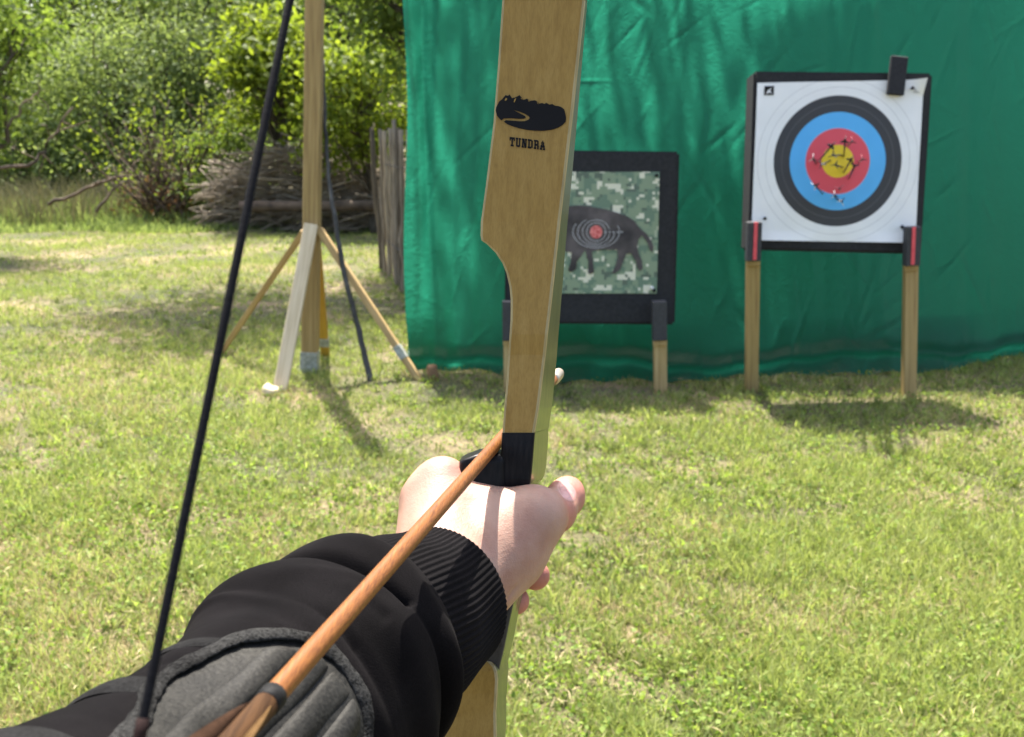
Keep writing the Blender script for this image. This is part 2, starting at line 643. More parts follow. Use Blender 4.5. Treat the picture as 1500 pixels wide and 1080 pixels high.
def tree(name, label, base, trunk_h, trunk_r, crown_c, crown_r, leaf, n_leaf, size, n_clump=70, cat='tree', group=None, lean_to=None, shell=0.55, spread=0.3, limbs=9, ymin=-99.0, below=None):
    base = np.array([base[0], base[1], float(gz(base[0], base[1])) - 0.05])
    crown_c, crown_r = np.asarray(crown_c, float), np.asarray(crown_r, float)
    root = thing(name, label, cat, base, group)
    A = Acc()
    top = crown_c.copy() if lean_to is None else np.asarray(lean_to, float)
    tp = catmull(np.array([base, base + (top - base) * np.array([0.25, 0.25, 0.45]) + rng.normal(0, 0.04 * trunk_h, 3) * [1, 1, 0], top]), 12)
    A.tube(tp, np.linspace(trunk_r, trunk_r * 0.35, 12), 9)
    # clump centres spread through the crown
    u = rng.normal(size=(n_clump, 3))
    u /= np.linalg.norm(u, axis=1)[:, None]
    rad = rng.uniform(shell, 1.0, n_clump) ** 0.7
    cl = crown_c + u * rad[:, None] * crown_r * (1 + 0.18 * rng.normal(size=(n_clump, 1)))
    cl = cl[(cl[:, 2] > base[2] + 0.15) & (cl[:, 1] > ymin)]
    for c in cl[rng.permutation(len(cl))[:limbs * 3]]:
        k = rng.integers(4, 11)
        pts = branch_pts(tp[k], c, 0.06, 7, 0.05)
        A.tube(pts, np.linspace(trunk_r * 0.38, trunk_r * 0.06, 7), 5)
    link('trunk', A.mesh('trunk', M['bark'], smooth=True), root)
    per = max(1, n_leaf // len(cl))
    cs = np.repeat(cl, per, axis=0)
    m = crown_r.mean() * spread
    sg = rng.uniform(0.55, 1.35, len(cl)).repeat(per)[:, None]
    P = cs + np.clip(rng.normal(size=cs.shape), -2.2, 2.2) * sg * m * np.array([1, 1, 0.6])
    P = P[(P[:, 2] > 0.05) & (P[:, 1] > ymin)]
    if below is not None:                                   # crown trimmed along the sun's slant to keep its shade on the sheet
        P = P[P[:, 2] - (P[:, 1] - 6.05) * 2.11 < below]
    tone = np.clip(rng.normal(0.5, 0.25, len(P)), 0, 1)
    outw = (P - crown_c) / crown_r
    v, q, tn = leaf_quads(P, rng.uniform(0.65, 1.3, len(P)) * size, up=0.35, tone=tone, nrm=outw)
    link('crown', np_mesh('crown', v, q, mats=[LEAF[leaf]], tone=tn), root)
    return root


def build_trees():
    g = 'trees and shrubs at the back of the lawn'
    def X(px, d):
        return (px - 750) / 1500 * d
    tree('leafy_tree', 'dark leafy tree at far left edge with low bare side branches', (X(-60, 11.2), 11.4), 2.2, 0.10,
         (X(-30, 11.2), 11.3, 2.3), (0.75, 0.8, 0.8), 'mid', 7500, 0.085, 55, group=g)
    tree('round_shrub', 'wide pale green rounded shrub left of the black string', (X(205, 18.5), 18.6), 2.0, 0.10,
         (X(200, 18.5), 18.6, 1.8), (1.8, 1.1, 1.3), 'pale', 15000, 0.085, 110, 'shrub', g)
    tree('round_shrub', 'taller pale green shrub behind the wide rounded shrub', (X(300, 20), 20.2), 3.0, 0.12,
         (X(300, 20), 20, 2.6), (1.8, 1.2, 1.6), 'pale', 12000, 0.09, 100, 'shrub', g)
    tree('bright_shrub', 'yellow green shrub with big leaves just left of the tall post', (X(415, 15), 15.2), 1.8, 0.07,
         (X(418, 15), 15.0, 2.05), (0.72, 0.6, 1.0), 'bright', 4200, 0.12, 45, 'shrub', g)
    tree('bright_shrub', 'yellow green shrub between the tall post and the palings', (X(545, 14), 14.3), 1.6, 0.06,
         (X(535, 14), 14.0, 1.75), (0.8, 0.6, 0.8), 'bright', 4200, 0.10, 45, 'shrub', g)
    tree('dark_bush', 'dark green bush beside the brushwood heap', (X(335, 15.4), 15.5), 1.2, 0.06,
         (X(335, 15.4), 15.5, 0.85), (0.55, 0.45, 0.75), 'mid', 3600, 0.075, 40, 'shrub', g)
    tree('tall_tree', 'tall tree with straight dark trunk behind the black string', (X(380, 23), 23.0), 7, 0.17,
         (X(375, 23), 23.2, 5.6), (2.6, 2.2, 3.2), 'mid', 12000, 0.12, 110, group=g)
    tree('tall_tree', 'tall shady tree in the dark gap at upper left', (X(95, 26), 26.5), 8, 0.20,
         (X(110, 26), 27.0, 6.8), (2.8, 2.4, 3.4), 'dark', 9000, 0.13, 90, group=g)
    tree('tall_tree', 'tall green tree rising over the rounded shrubs', (X(240, 25), 24.5), 8, 0.20,
         (X(255, 25), 24.5, 5.3), (2.4, 2.0, 3.0), 'mid', 11000, 0.12, 100, group=g)
    tree('tall_tree', 'tall green tree behind the post and palings', (X(510, 20), 20.5), 7, 0.16,
         (X(515, 20), 20.5, 4.4), (2.2, 1.8, 2.8), 'mid', 11000, 0.12, 100, group=g)
    tree('tall_tree', 'tall tree beyond the left edge of the lawn', (X(-20, 21), 21.5), 7, 0.18,
         (X(-10, 21), 21.5, 4.6), (2.4, 2.0, 3.4), 'mid', 10000, 0.12, 100, group=g)
    tree('round_shrub', 'low green shrub under the far left trees', (X(40, 19), 19.2), 1.4, 0.06,
         (X(40, 19), 19.1, 1.1), (1.5, 0.6, 0.95), 'mid', 6500, 0.09, 60, 'shrub', g)
    tree('round_shrub', 'green shrub filling the space between the rounded shrubs', (X(125, 20.5), 20.6), 1.8, 0.06,
         (X(120, 20.5), 20.5, 1.5), (1.3, 0.7, 1.3), 'mid', 6500, 0.09, 60, 'shrub', g)
    # trees behind the green sheet: they throw the leaf shade on it and on the lawn beside it
    tree('overhanging_tree', 'tree hanging its leafy branches over the palings by the green sheet', (0.1, 9.6), 5, 0.13,
         (-2.35, 9.6, 4.3), (1.35, 1.3, 1.0), 'mid', 6500, 0.10, 60, group=g, lean_to=(-0.9, 9.6, 4.0), shell=0.3)
    tree('hanging_shrub', 'dark green leaves hanging just left of the green sheet', (-0.2, 10.4), 3.4, 0.08,
         (-1.05, 10.2, 2.75), (0.62, 0.6, 0.85), 'mid', 2800, 0.10, 34, 'shrub', g, lean_to=(-0.7, 10.3, 2.9), shell=0.2)
    tree('shade_tree', 'slender tall tree behind the left end of the green sheet', (0.6, 10.6), 8, 0.10,
         (-0.85, 8.65, 7.0), (0.25, 0.5, 1.0), 'mid', 750, 0.10, 26, group=g, shell=0.1, spread=0.25, ymin=7.5)
    tree('shade_tree', 'tall leafy tree standing behind the animal target', (1.0, 10.8), 8, 0.12,
         (0.10, 8.65, 5.95), (0.75, 0.45, 0.6), 'mid', 4800, 0.10, 48, group=g, shell=0.1, spread=0.28, ymin=7.5)
    tree('shade_tree', 'tall leafy tree standing behind the ring target', (2.2, 11.0), 9, 0.15,
         (1.65, 8.75, 6.8), (1.0, 0.6, 1.15), 'mid', 12000, 0.11, 80, group=g, shell=0.1, spread=0.28, ymin=7.5, below=2.0)
    tree('shade_tree', 'tall leafy tree behind the right end of the green sheet', (4.2, 11.2), 9, 0.15,
         (3.3, 9.0, 7.0), (1.2, 0.7, 1.2), 'mid', 14000, 0.11, 90, group=g, shell=0.1, spread=0.28, ymin=7.5, below=2.2)
    tree('skylight_block_bush', 'unseen leafy bush added behind the left half of the green sheet', (0.8, 7.9), 1.2, 0.05,
         (0.8, 7.9, 1.1), (1.0, 0.4, 1.1), 'mid', 9000, 0.085, 60, 'shrub', g, shell=0.05, ymin=7.0)  # both bushes unseen, added to block skylight from behind the sheet
    tree('skylight_block_bush', 'unseen leafy bush added behind the right half of the green sheet', (2.8, 8.0), 1.2, 0.05,
         (2.8, 8.0, 1.2), (1.3, 0.4, 1.2), 'mid', 11000, 0.085, 70, 'shrub', g, shell=0.05, ymin=7.0)


build_trees()


def build_far_wood():
    """the wood behind everything: one leafy mass that closes the view"""
    n = 60000
    x = rng.uniform(-34, 16, n)
    yy = 31 + rng.uniform(0, 5, n) + 1.5 * np.sin(x * 0.5)
    top = 11 + 2.0 * np.sin(x * 0.45) + 1.3 * np.sin(x * 1.3 + 1)
    z = rng.uniform(0, 1, n) ** 0.8 * top
    k = rng.integers(0, 1500, n)
    cx, cy, cz = x[k], yy[k], z[k]
    P = np.stack([cx, cy, cz], -1) + rng.normal(size=(n, 3)) * np.array([0.8, 0.6, 0.5])
    P = P[P[:, 2] > 0.05]
    v, q, tn = leaf_quads(P, rng.uniform(0.2, 0.5, len(P)), up=0.35)
    o = link('far_wood', np_mesh('far_wood', v, q, mats=[LEAF['dark']], tone=tn))
    tag(o, 'dense dark wood closing the view behind the trees', 'wood', kind='stuff')


build_far_wood()


def build_verge():
    """long grass at the foot of the shrubs"""
    n = 24000
    x = rng.uniform(-9.5, -0.6, n)
    y = 14.9 + rng.uniform(-0.55, 2.6, n) + 0.35 * np.sin(x * 1.7) - np.clip(-x - 4.5, 0, 5) * 0.15
    h = rng.uniform(0.12, 0.5, n) * np.clip((y - 14.4) / 1.4, 0.3, 1)
    tone = rng.uniform(0, 1, n)
    v, q, t, tn = blades(x, y, h, rng.uniform(0.008, 0.02, n), rng.uniform(0.1, 0.9, n), tone)
    o = link('long_grass', np_mesh('long_grass', v, q, t, mats=[LEAF['pale']], tone=tn))
    tag(o, 'long pale grass along the foot of the shrubs', 'grass', kind='stuff')
    n = 11000
    x = rng.uniform(-12, -1.0, n)
    y = 16.4 + rng.uniform(-0.8, 2.2, n) + 0.3 * np.sin(x * 2.1) - np.clip(-x - 5.0, 0, 5) * 0.2
    h = rng.uniform(0.2, 0.85, n) * np.where(x < -4.8, 1.0, 0.6)
    v, q, t, tn = blades(x, y, h, rng.uniform(0.007, 0.016, n), rng.uniform(0.1, 0.8, n), rng.uniform(0, 0.7, n))
    o = link('withered_grass', np_mesh('withered_grass', v, q, t, mats=[mat_leaf('withered_grass', (0.09, 0.095, 0.045), (0.24, 0.22, 0.12), (1.0, 0.95, 0.8), 0.3)], tone=tn))
    tag(o, 'tall withered straw coloured grass under the shrubs', 'grass', kind='stuff')


build_verge()


def build_multistem():
    base = at_ground(258, 328)
    root = thing('multi_stemmed_bush', 'half dead bush with many bare stems and brown litter at its foot', 'bush', base, 'trees and shrubs at the back of the lawn')
    A = Acc()
    tips = []
    for i in range(60):
        a = rng.uniform(-1.0, 1.0)
        L = rng.uniform(0.7, 1.9)
        tip = base + np.array([math.sin(a) * L * 0.95 + rng.normal(0, 0.1), rng.normal(0, 0.3), math.cos(a) * L])
        b0 = base + np.array([rng.normal(0, 0.22), rng.normal(0, 0.15), 0])
        A.tube(branch_pts(b0, tip, rng.uniform(-0.04, 0.06), 8, 0.03), np.linspace(rng.uniform(0.016, 0.036), 0.006, 8), 5)
        tips.append(tip)
        for _ in range(3):
            s = b0 + (tip - b0) * rng.uniform(0.4, 0.9)
            A.tube(branch_pts(s, s + rng.normal(0, 0.22, 3) + [0, 0, 0.15], 0.05, 5, 0.06), np.linspace(0.007, 0.002, 5), 4)
    link('stem', A.mesh('stem', M['dead_stem'], smooth=True), root)
    # brown litter and dead leaves
    P = base + rng.normal(size=(1500, 3)) * np.array([0.38, 0.25, 0.22]) + np.array([0.05, 0, 0.22])
    P = P[P[:, 2] > 0.01]
    m = mat_leaf('dead_leaf', (0.10, 0.06, 0.03), (0.26, 0.17, 0.08), (1.3, 0.9, 0.6), 0.3, 0.7)
    v, q, tn = leaf_quads(P, rng.uniform(0.05, 0.12, len(P)), aspect=0.3)
    link('dead_leaves', np_mesh('dead_leaves', v, q, mats=[m], tone=tn), root)
    tips = np.array(tips)
    P = tips[rng.integers(0, len(tips), 1000)] + rng.normal(size=(1000, 3)) * 0.16
    v, q, tn = leaf_quads(P, rng.uniform(0.04, 0.09, len(P)))
    link('foliage', np_mesh('foliage', v, q, mats=[LEAF['bright']], tone=tn), root)


build_multistem()


def build_brush():
    # fallen branches in front of the long grass
    for pts, r, lab in (
        ([(70, 300), (120, 280), (165, 262), (185, 258)], 0.028, 'pale broken branch lying in the long grass'),
        ([(140, 312), (160, 285), (185, 268), (215, 300)], 0.022, 'forked dead branch lying left of the half dead bush'),
        ([(0, 243), (50, 240), (72, 205), (108, 158)], 0.020, 'long bent dark branch reaching in from the left edge'),
        ([(10, 190), (38, 150), (60, 128)], 0.012, 'short dark twig above the long bent branch'),
    ):
        yy = 14.3 if pts[0][0] > 60 else 10.3
        P = np.array([at_y(a, b, yy + 0.08 * i) for i, (a, b) in enumerate(pts)])
        P = catmull(P, 14) + rng.normal(0, 0.012, (14, 3))
        A = Acc()
        A.tube(P, np.linspace(r, r * 0.45, 14), 7)
        for _ in range(7):
            i = rng.integers(3, 13)
            A.tube(branch_pts(P[i], P[i] + rng.normal(0, 0.16, 3) + [0.05, 0, 0.08], 0.05, 5, 0.05), np.linspace(r * 0.4, r * 0.1, 5), 4)
        o = link('fallen_branch', A.mesh('fallen_branch', M['dead_stem'], smooth=True))
        tag(o, lab, 'branch', 'dead branches at the lawn edge')
    # dead hedge of woven brushwood
    A = Acc()
    x0, x1 = (365 - 750) / 1500 * 14.6, (565 - 750) / 1500 * 14.6
    for i in range(1300):
        x = rng.uniform(x0 - 0.3, x1 + 0.2)
        k = (x - x0) / (x1 - x0)
        top = 1.12 * (0.75 + 0.3 * math.sin(k * 3.0 + 0.2)) * min(1, max(0.2, 1.0 + (x - x0) * 0.6))
        z = rng.uniform(0.03, 1) * top
        L = rng.uniform(0.4, 1.2)
        a = rng.normal(0.0, 0.28)
        p0 = np.array([x - L / 2 * math.cos(a), 14.7 + rng.normal(0, 0.2), max(0.03, z - L / 2 * math.sin(a))])
        p1 = np.array([x + L / 2 * math.cos(a), 14.7 + rng.normal(0, 0.2), max(0.03, z + L / 2 * math.sin(a))])
        r = rng.uniform(0.004, 0.014)
        A.tube(branch_pts(p0, p1, rng.normal(0, 0.05), 5, 0.03), np.linspace(r, r * 0.4, 5), 4)
    o = link('brushwood_heap', A.mesh('brushwood_heap', M['dead_twig'], smooth=True))
    tag(o, 'long heap of dead brushwood between the shrubs and the palings', 'brushwood')
    # log lying in front of it
    p0, p1 = at_y(352, 303, 14.15), at_y(556, 301, 14.0)
    A = Acc()
    P = branch_pts(p0 + [0, 0, 0.0], p1, 0.0, 16, 0.003)
    A.tube(P, 0.075 + rng.normal(0, 0.006, 16), 12)
    o = link('log', A.mesh('log', M['dead_stem'], smooth=True))
    tag(o, 'grey fallen log lying along the foot of the brushwood heap', 'log')


build_brush()


def build_palings():
    root = thing('paling_fence', 'weathered grey split paling fence beside the green sheet', 'fence', at_ground(572, 425))
    gw = M['grey_wood'].node_tree
    oi = gw.nodes.new('ShaderNodeObjectInfo')
    rr = ramp(gw, [(0, (0.45, 0.43, 0.40)), (0.5, (1, 1, 1)), (1, (1.5, 1.45, 1.35))])
    gw.links.new(oi.outputs['Random'], rr.inputs['Fac'])
    mm = N(gw, 'ShaderNodeMix', _data_type='RGBA', _blend_type='MULTIPLY')
    mm.inputs[0].default_value = 1
    bs = gw.nodes['Principled BSDF']
    gw.links.new(bs.inputs['Base Color'].links[0].from_socket, mm.inputs[6])
    gw.links.new(rr.outputs['Color'], mm.inputs[7])
    gw.links.new(mm.outputs[2], bs.inputs['Base Color'])
    spec = [((548, 190), (562, 398), 9.3, 0.075), ((556, 188), (566, 404), 9.15, 0.055), ((563, 186), (572, 408), 9.0, 0.065),
            ((571, 190), (577, 414), 8.85, 0.05), ((577, 189), (581, 420), 8.75, 0.065), ((584, 191), (587, 425), 8.65, 0.06),
            ((591, 189), (593, 430), 8.55, 0.065), ((598, 192), (599, 434), 8.45, 0.06), ((606, 190), (606, 436), 8.38, 0.06)]
    for (t, b, y, w) in spec:
        g = at_ground(b[0], b[1])
        top = at_y(t[0], t[1], g[1])
        bot = g + np.array([0, 0, -0.12])
        A = Acc()
        n = 9
        P = branch_pts(bot, top, 0.0, n, 0.006)
        tt = np.linspace(0, 1, n)
        v, q, tr = tube_arrays(P + np.outer(tt, [rng.normal(0, 0.02), 0, rng.normal(0, 0.04)]) + [rng.normal(0, 0.006), rng.normal(0, 0.03), 0], w * 0.37 * (1.12 - 0.3 * tt) + rng.normal(0, 0.002, n), 7)
        v += rng.normal(0, 0.003, v.shape)
        A.add(v, q, tr)
        link('pale', A.mesh('pale', M['grey_wood']), root)
    for zz in (0.35, 1.05):
        P = np.array([[at_ground(s[1][0], s[1][1])[0], at_ground(s[1][0], s[1][1])[1] - 0.05, zz] for s in spec])
        A = Acc()
        A.tube(P, 0.004, 6)
        link('wire', A.mesh('wire', M['grey_strap']), root)


build_palings()


# ------------------------------------------------------------------ green sheet
def build_sheet():
    nx, nz = 420, 260
    xs = np.linspace(-0.595, 4.2, nx)
    ts = np.linspace(0, 1, nz)
    X, T = np.meshgrid(xs, ts, indexing='ij')
    Hh = 2.24
    # line of the foot of the sheet over the lawn
    ctrl = np.array([[-0.6, 5.58], [0.0, 5.56], [0.6, 5.50], [1.4, 5.42], [2.1, 5.55], [2.9, 6.02], [4.2, 6.5]])
    yb = np.interp(X, ctrl[:, 0], ctrl[:, 1])
    yt = 6.02 + 0.06 * X
    Z = T * Hh
    Y = yb + (yt - yb) * T ** 0.8
    r2 = np.random.default_rng(5)

    def folds(x, t):
        d = np.zeros_like(x)
        # hanging pleats, stronger at the top and at the left end
        for k in range(16):
            c = r2.uniform(-0.55, 4.1)
            w = r2.uniform(0.02, 0.07)
            a = r2.uniform(-0.022, 0.022)
            sl = r2.uniform(-0.12, 0.12)
            d += a * np.exp(-((x - c - sl * (1 - t)) / w) ** 2) * (0.3 + 0.7 * t)
        for k, (c, w, a) in enumerate([(-0.53, 0.025, 0.03), (-0.47, 0.02, -0.022), (-0.40, 0.03, 0.026), (-0.30, 0.03, -0.02), (-0.2, 0.03, 0.018), (0.46, 0.05, 0.022), (0.62, 0.04, -0.016), (0.78, 0.05, 0.02)]):
            d += a * np.exp(-((x - c - 0.03 * np.sin(5 * t + k)) / w) ** 2) * (0.45 + 0.55 * t)
        # creases at random angles
        for k in range(330):
            cx, ct = r2.uniform(-0.6, 4.2), r2.uniform(0, 1)
            ang = r2.normal(1.3, 0.45)
            L = r2.uniform(0.05, 0.24)
            w = r2.uniform(0.006, 0.02)
            a = r2.uniform(0.002, 0.0075) * r2.choice([-1, 1])
            u = (x - cx) * math.cos(ang) + (t - ct) * Hh * math.sin(ang)
            vv = -(x - cx) * math.sin(ang) + (t - ct) * Hh * math.cos(ang)
            d += a * np.exp(-(vv / w) ** 2 - (u / L) ** 2)
        # broad billow
        d += 0.035 * np.sin(2.1 * x + 1.0) * np.sin(3.0 * t + 0.6 * x) + 0.012 * np.sin(7 * x + 4 * t)
        return d
    D = folds(X, T)
    low = np.clip(1 - T / 0.13, 0, 1)
    # slack cloth gathered at the ground
    gather = 0.10 * low ** 1.5 * (0.6 + 0.5 * np.sin(3.1 * X + 0.7) + 0.35 * np.sin(8.3 * X)) + 0.035 * np.exp(-((T - 0.045 - 0.012 * np.sin(4 * X)) / 0.014) ** 2)
    Y = Y - D - gather
    X2 = X + 0.012 * np.sin(9 * T + 2) * np.exp(-(X + 0.6) / 0.15) + 0.02 * np.sin(14 * T) * low
    Z = Z + gz(X, Y) * (1 - T) + 0.008 * (1 - T) + 0.02 * low * np.sin(11 * X + 0.5) ** 2
    v = np.stack([X2, Y, Z], -1).reshape(-1, 3)
    i = np.arange(nx * nz).reshape(nx, nz)
    q = np.stack([i[:-1, :-1], i[1:, :-1], i[1:, 1:], i[:-1, 1:]], -1).reshape(-1, 4)
    m, nt, b, out = new_mat('green_sheet')
    vv = coords(nt, (1, 1, 1))
    n1 = N(nt, 'ShaderNodeTexNoise', Scale=5, Detail=6, Distortion=1.2)
    n2 = N(nt, 'ShaderNodeTexNoise', Scale=38, Detail=4, Distortion=0.8)
    nt.links.new(vv, n1.inputs['Vector'])
    nt.links.new(vv, n2.inputs['Vector'])
    r = ramp(nt, [(0.3, (0.001, 0.034, 0.019)), (0.7, (0.003, 0.050, 0.029))])
    nt.links.new(n1.outputs['Fac'], r.inputs['Fac'])
    nt.links.new(r.outputs['Color'], b.inputs['Base Color'])
    b.inputs['Roughness'].default_value = 0.42
    b.inputs['Specular IOR Level'].default_value = 0.22
    ad = N(nt, 'ShaderNodeMath', _operation='ADD')
    nt.links.new(n1.outputs['Fac'], ad.inputs[0])
    nt.links.new(n2.outputs['Fac'], ad.inputs[1])
    bp = add_bump(nt, b, ad.outputs[0], 0.32, 0.012)
    t = nt.nodes.new('ShaderNodeBsdfTranslucent')
    t.inputs['Color'].default_value = (0.030, 0.345, 0.215, 1)
    nt.links.new(bp.outputs['Normal'], t.inputs['Normal'])
    mx = nt.nodes.new('ShaderNodeMixShader')
    mx.inputs[0].default_value = 0.5
    nt.links.new(b.outputs[0], mx.inputs[1])
    nt.links.new(t.outputs[0], mx.inputs[2])
    nt.links.new(mx.outputs[0], out.inputs['Surface'])
    o = link('green_sheet', np_mesh('green_sheet', v, q, smooth=True, mats=[m]))
    tag(o, 'large creased green sheet hung as a backdrop behind the targets', 'sheet')
    # peg at its corner
    g = at_ground(634, 560)
    A = Acc()
    P = np.array([g + [0, 0, -0.05], g + [0.002, 0, 0.03], g + [-0.004, 0, 0.08], g + [-0.004, 0, 0.095]])
    A.tube(P, [0.031, 0.031, 0.03, 0.024], 10)
    o = link('wooden_peg', A.mesh('wooden_peg', mat_noise('brown_peg', [(0.3, (0.13, 0.07, 0.03)), (0.7, (0.24, 0.14, 0.07))], (1, 1, 0.2), 60, 0.8)))
    tag(o, 'short brown wooden peg at the left foot of the green sheet', 'peg')


build_sheet()


# ------------------------------------------------------------------ braced post
def build_post():
    g = at_ground(454, 546)
    yb = g[1]
    root = thing('braced_post', 'tall square wooden post held by four angled braces', 'post', g)
    top = at_y(461, 0, yb)
    d = (top - g) / (top[2] - g[2])
    beam('post', g + d * 0.0, g + d * 3.3, 0.088, 0.088, M['pine_post'], root, 0.004)
    tw = beam('foot_wrap', g + d * 0.004, g + d * 0.125, 0.096, 0.096, M['tape'], root, 0.003)

    def strut(pt, yt, pb, mat, w, dd, face=None, z0=0.0):
        a = at_ground(pb[0], pb[1], z0)
        b = at_y(pt[0], pt[1], yt)
        return beam('brace', a, b, w, dd, mat, root, 0.003, face)
    strut((446, 338), yb - 0.02, (325, 515), M['pine'], 0.03, 0.05)
    strut((456, 329), yb - 0.065, (410, 573), M['pine_pale_sunlit'], 0.074, 0.03)  # paler than the other braces: sunlight put into its colour
    b = strut((467, 335), yb - 0.04, (616, 560), M['pine'], 0.035, 0.055)
    strut((462, 345), yb + 0.07, (477, 523), M['yellow_wood'], 0.05, 0.03)
    # white bracket on the right brace
    p = at_y(592, 520, at_ground(616, 560)[1] + 0.02)
    q = at_y(585, 505, at_ground(616, 560)[1] + 0.04)
    a0, b0 = at_ground(616, 560), at_y(467, 335, yb - 0.04)
    k0 = a0 + (b0 - a0) * 0.155
    k1 = a0 + (b0 - a0) * 0.235
    beam('bracket', k0, k1, 0.040, 0.060, M['tape'], root, 0.002)
    # white tag at the foot of the yellow brace
    a0, b0 = at_ground(477, 523), at_y(462, 345, yb + 0.07)
    beam('tag', a0 + (b0 - a0) * 0.10, a0 + (b0 - a0) * 0.17, 0.055, 0.035, M['tape'], root, 0.002)
    # round off-cut lying by the front brace
    g2 = at_ground(397, 577)
    A = Acc()
    ang = np.linspace(0, 2 * math.pi, 18, endpoint=False)
    P = np.array([g2 + [0, 0, -0.005], g2 + [0, 0, 0.02], g2 + [0, 0, 0.034], g2 + [0.002, 0, 0.036]])
    A.tube(P, [0.044, 0.046, 0.041, 0.03], 16)
    o = link('wood_disc', A.mesh('wood_disc', M['pine_pale_sunlit']))
    tag(o, 'small round pale wooden disc lying at the foot of the front brace', 'wood disc')
    # dark stick leaning on the post
    P = [at_y(473, 88, yb + 0.08), at_y(477, 200, yb + 0.03), at_y(488, 310, yb - 0.05), at_y(507, 410, yb - 0.13), at_y(527, 490, yb - 0.18)]
    e = at_ground(543, 562)
    P.append(e)
    P = catmull(np.array(P), 30)
    P[1:-1] += rng.normal(0, 0.0025, (28, 3))
    A = Acc()
    A.tube(P, np.concatenate([np.linspace(0.009, 0.013, 15), np.linspace(0.013, 0.0165, 15)]) + rng.normal(0, 0.0006, 30), 8)
    o = link('leaning_stick', A.mesh('leaning_stick', mat_noise('dark_stick_bark', [(0.3, (0.02, 0.02, 0.02)), (0.6, (0.06, 0.058, 0.055)), (0.8, (0.2, 0.19, 0.18))], (1, 1, 0.3), 30, 0.8), smooth=True))
    tag(o, 'thin dark curved stick leaning against the tall post', 'stick')


build_post()


# ------------------------------------------------------------------ targets
def flat_poly(name, pts2, z, mat, parent, plane):
    """flat print: polygon given in photo pixels laid on a plane (function px,py -> point)"""
    bm = bmesh.new()
    vs = [bm.verts.new(V(plane(a, b, z))) for a, b in pts2]
    f = bm.faces.new(vs)
    bmesh.ops.triangulate(bm, faces=[f], ngon_method='EAR_CLIP')
    me = bpy.data.meshes.new(name)
    bm.to_mesh(me)
    bm.free()
    me.materials.append(mat)
    return link(name, me, parent)


def quad_block(name, corners_front, thick, mat, parent, bevel=0.008, nsub=0):
    """box with a four-cornered front (TL TR BR BL) and depth behind it"""
    c = [V(p) for p in corners_front]
    nrm = (c[1] - c[0]).cross(c[3] - c[0]).normalized()
    if nrm.y < 0:
        nrm = -nrm
    bm = bmesh.new()
    f = [bm.verts.new(p) for p in c]
    b = [bm.verts.new(p + nrm * thick) for p in c]
    bm.faces.new(f)
    bm.faces.new(b[::-1])
    for i in range(4):
        j = (i + 1) % 4
        bm.faces.new((f[j], f[i], b[i], b[j]))
    bmesh.ops.recalc_face_normals(bm, faces=bm.faces)
    bmesh.ops.bevel(bm, geom=list(bm.edges), offset=bevel, segments=2, affect='EDGES')
    me = bpy.data.meshes.new(name)
    bm.to_mesh(me)
    bm.free()
    me.materials.append(mat)
    return link(name, me, parent)


def plane_from(corners):
    """returns function (px,py,offset towards viewer) -> point on that plane"""
    c = [np.asarray(p, float) for p in corners]
    n = np.cross(c[1] - c[0], c[3] - c[0])
    n /= np.linalg.norm(n)
    if n[1] > 0:
        n = -n

    def f(px, py, off=0.0):
        r = ray(px, py)
        t = ((c[0] - CP) @ n) / (r @ n)
        return CP + r * t + n * off
    return f, n


def paper_grid(name, outline, plane, off, mat, parent, n=40, wave=0.004, curl=None, origin=None):
    """sheet of paper between four pixel corners TL TR BR BL, slightly wavy"""
    tl, tr, br, bl = [np.array(p, float) for p in outline]
    u, w = np.meshgrid(np.linspace(0, 1, n), np.linspace(0, 1, n), indexing='ij')
    px = (tl * (1 - u)[..., None] + tr * u[..., None]) * (1 - w)[..., None] + (bl * (1 - u)[..., None] + br * u[..., None]) * w[..., None]
    pts = np.zeros((n, n, 3))
    for i in range(n):
        for j in range(n):
            o = off + wave * (math.sin(7 * u[i, j] + 3 * w[i, j]) * math.sin(5 * w[i, j] + 1) + 1) * 0.5
            if curl:
                o += curl(u[i, j], w[i, j])
            pts[i, j] = plane(px[i, j, 0], px[i, j, 1], o)
    org = np.asarray(origin)
    idx = np.arange(n * n).reshape(n, n)
    q = np.stack([idx[:-1, :-1], idx[:-1, 1:], idx[1:, 1:], idx[1:, :-1]], -1).reshape(-1, 4)
    me = np_mesh(name, pts.reshape(-1, 3) - org, q, smooth=True, mats=[mat])
    o = link(name, me, None, Matrix.Translation(V(org)))
    if parent:
        attach(o, parent)
    return o


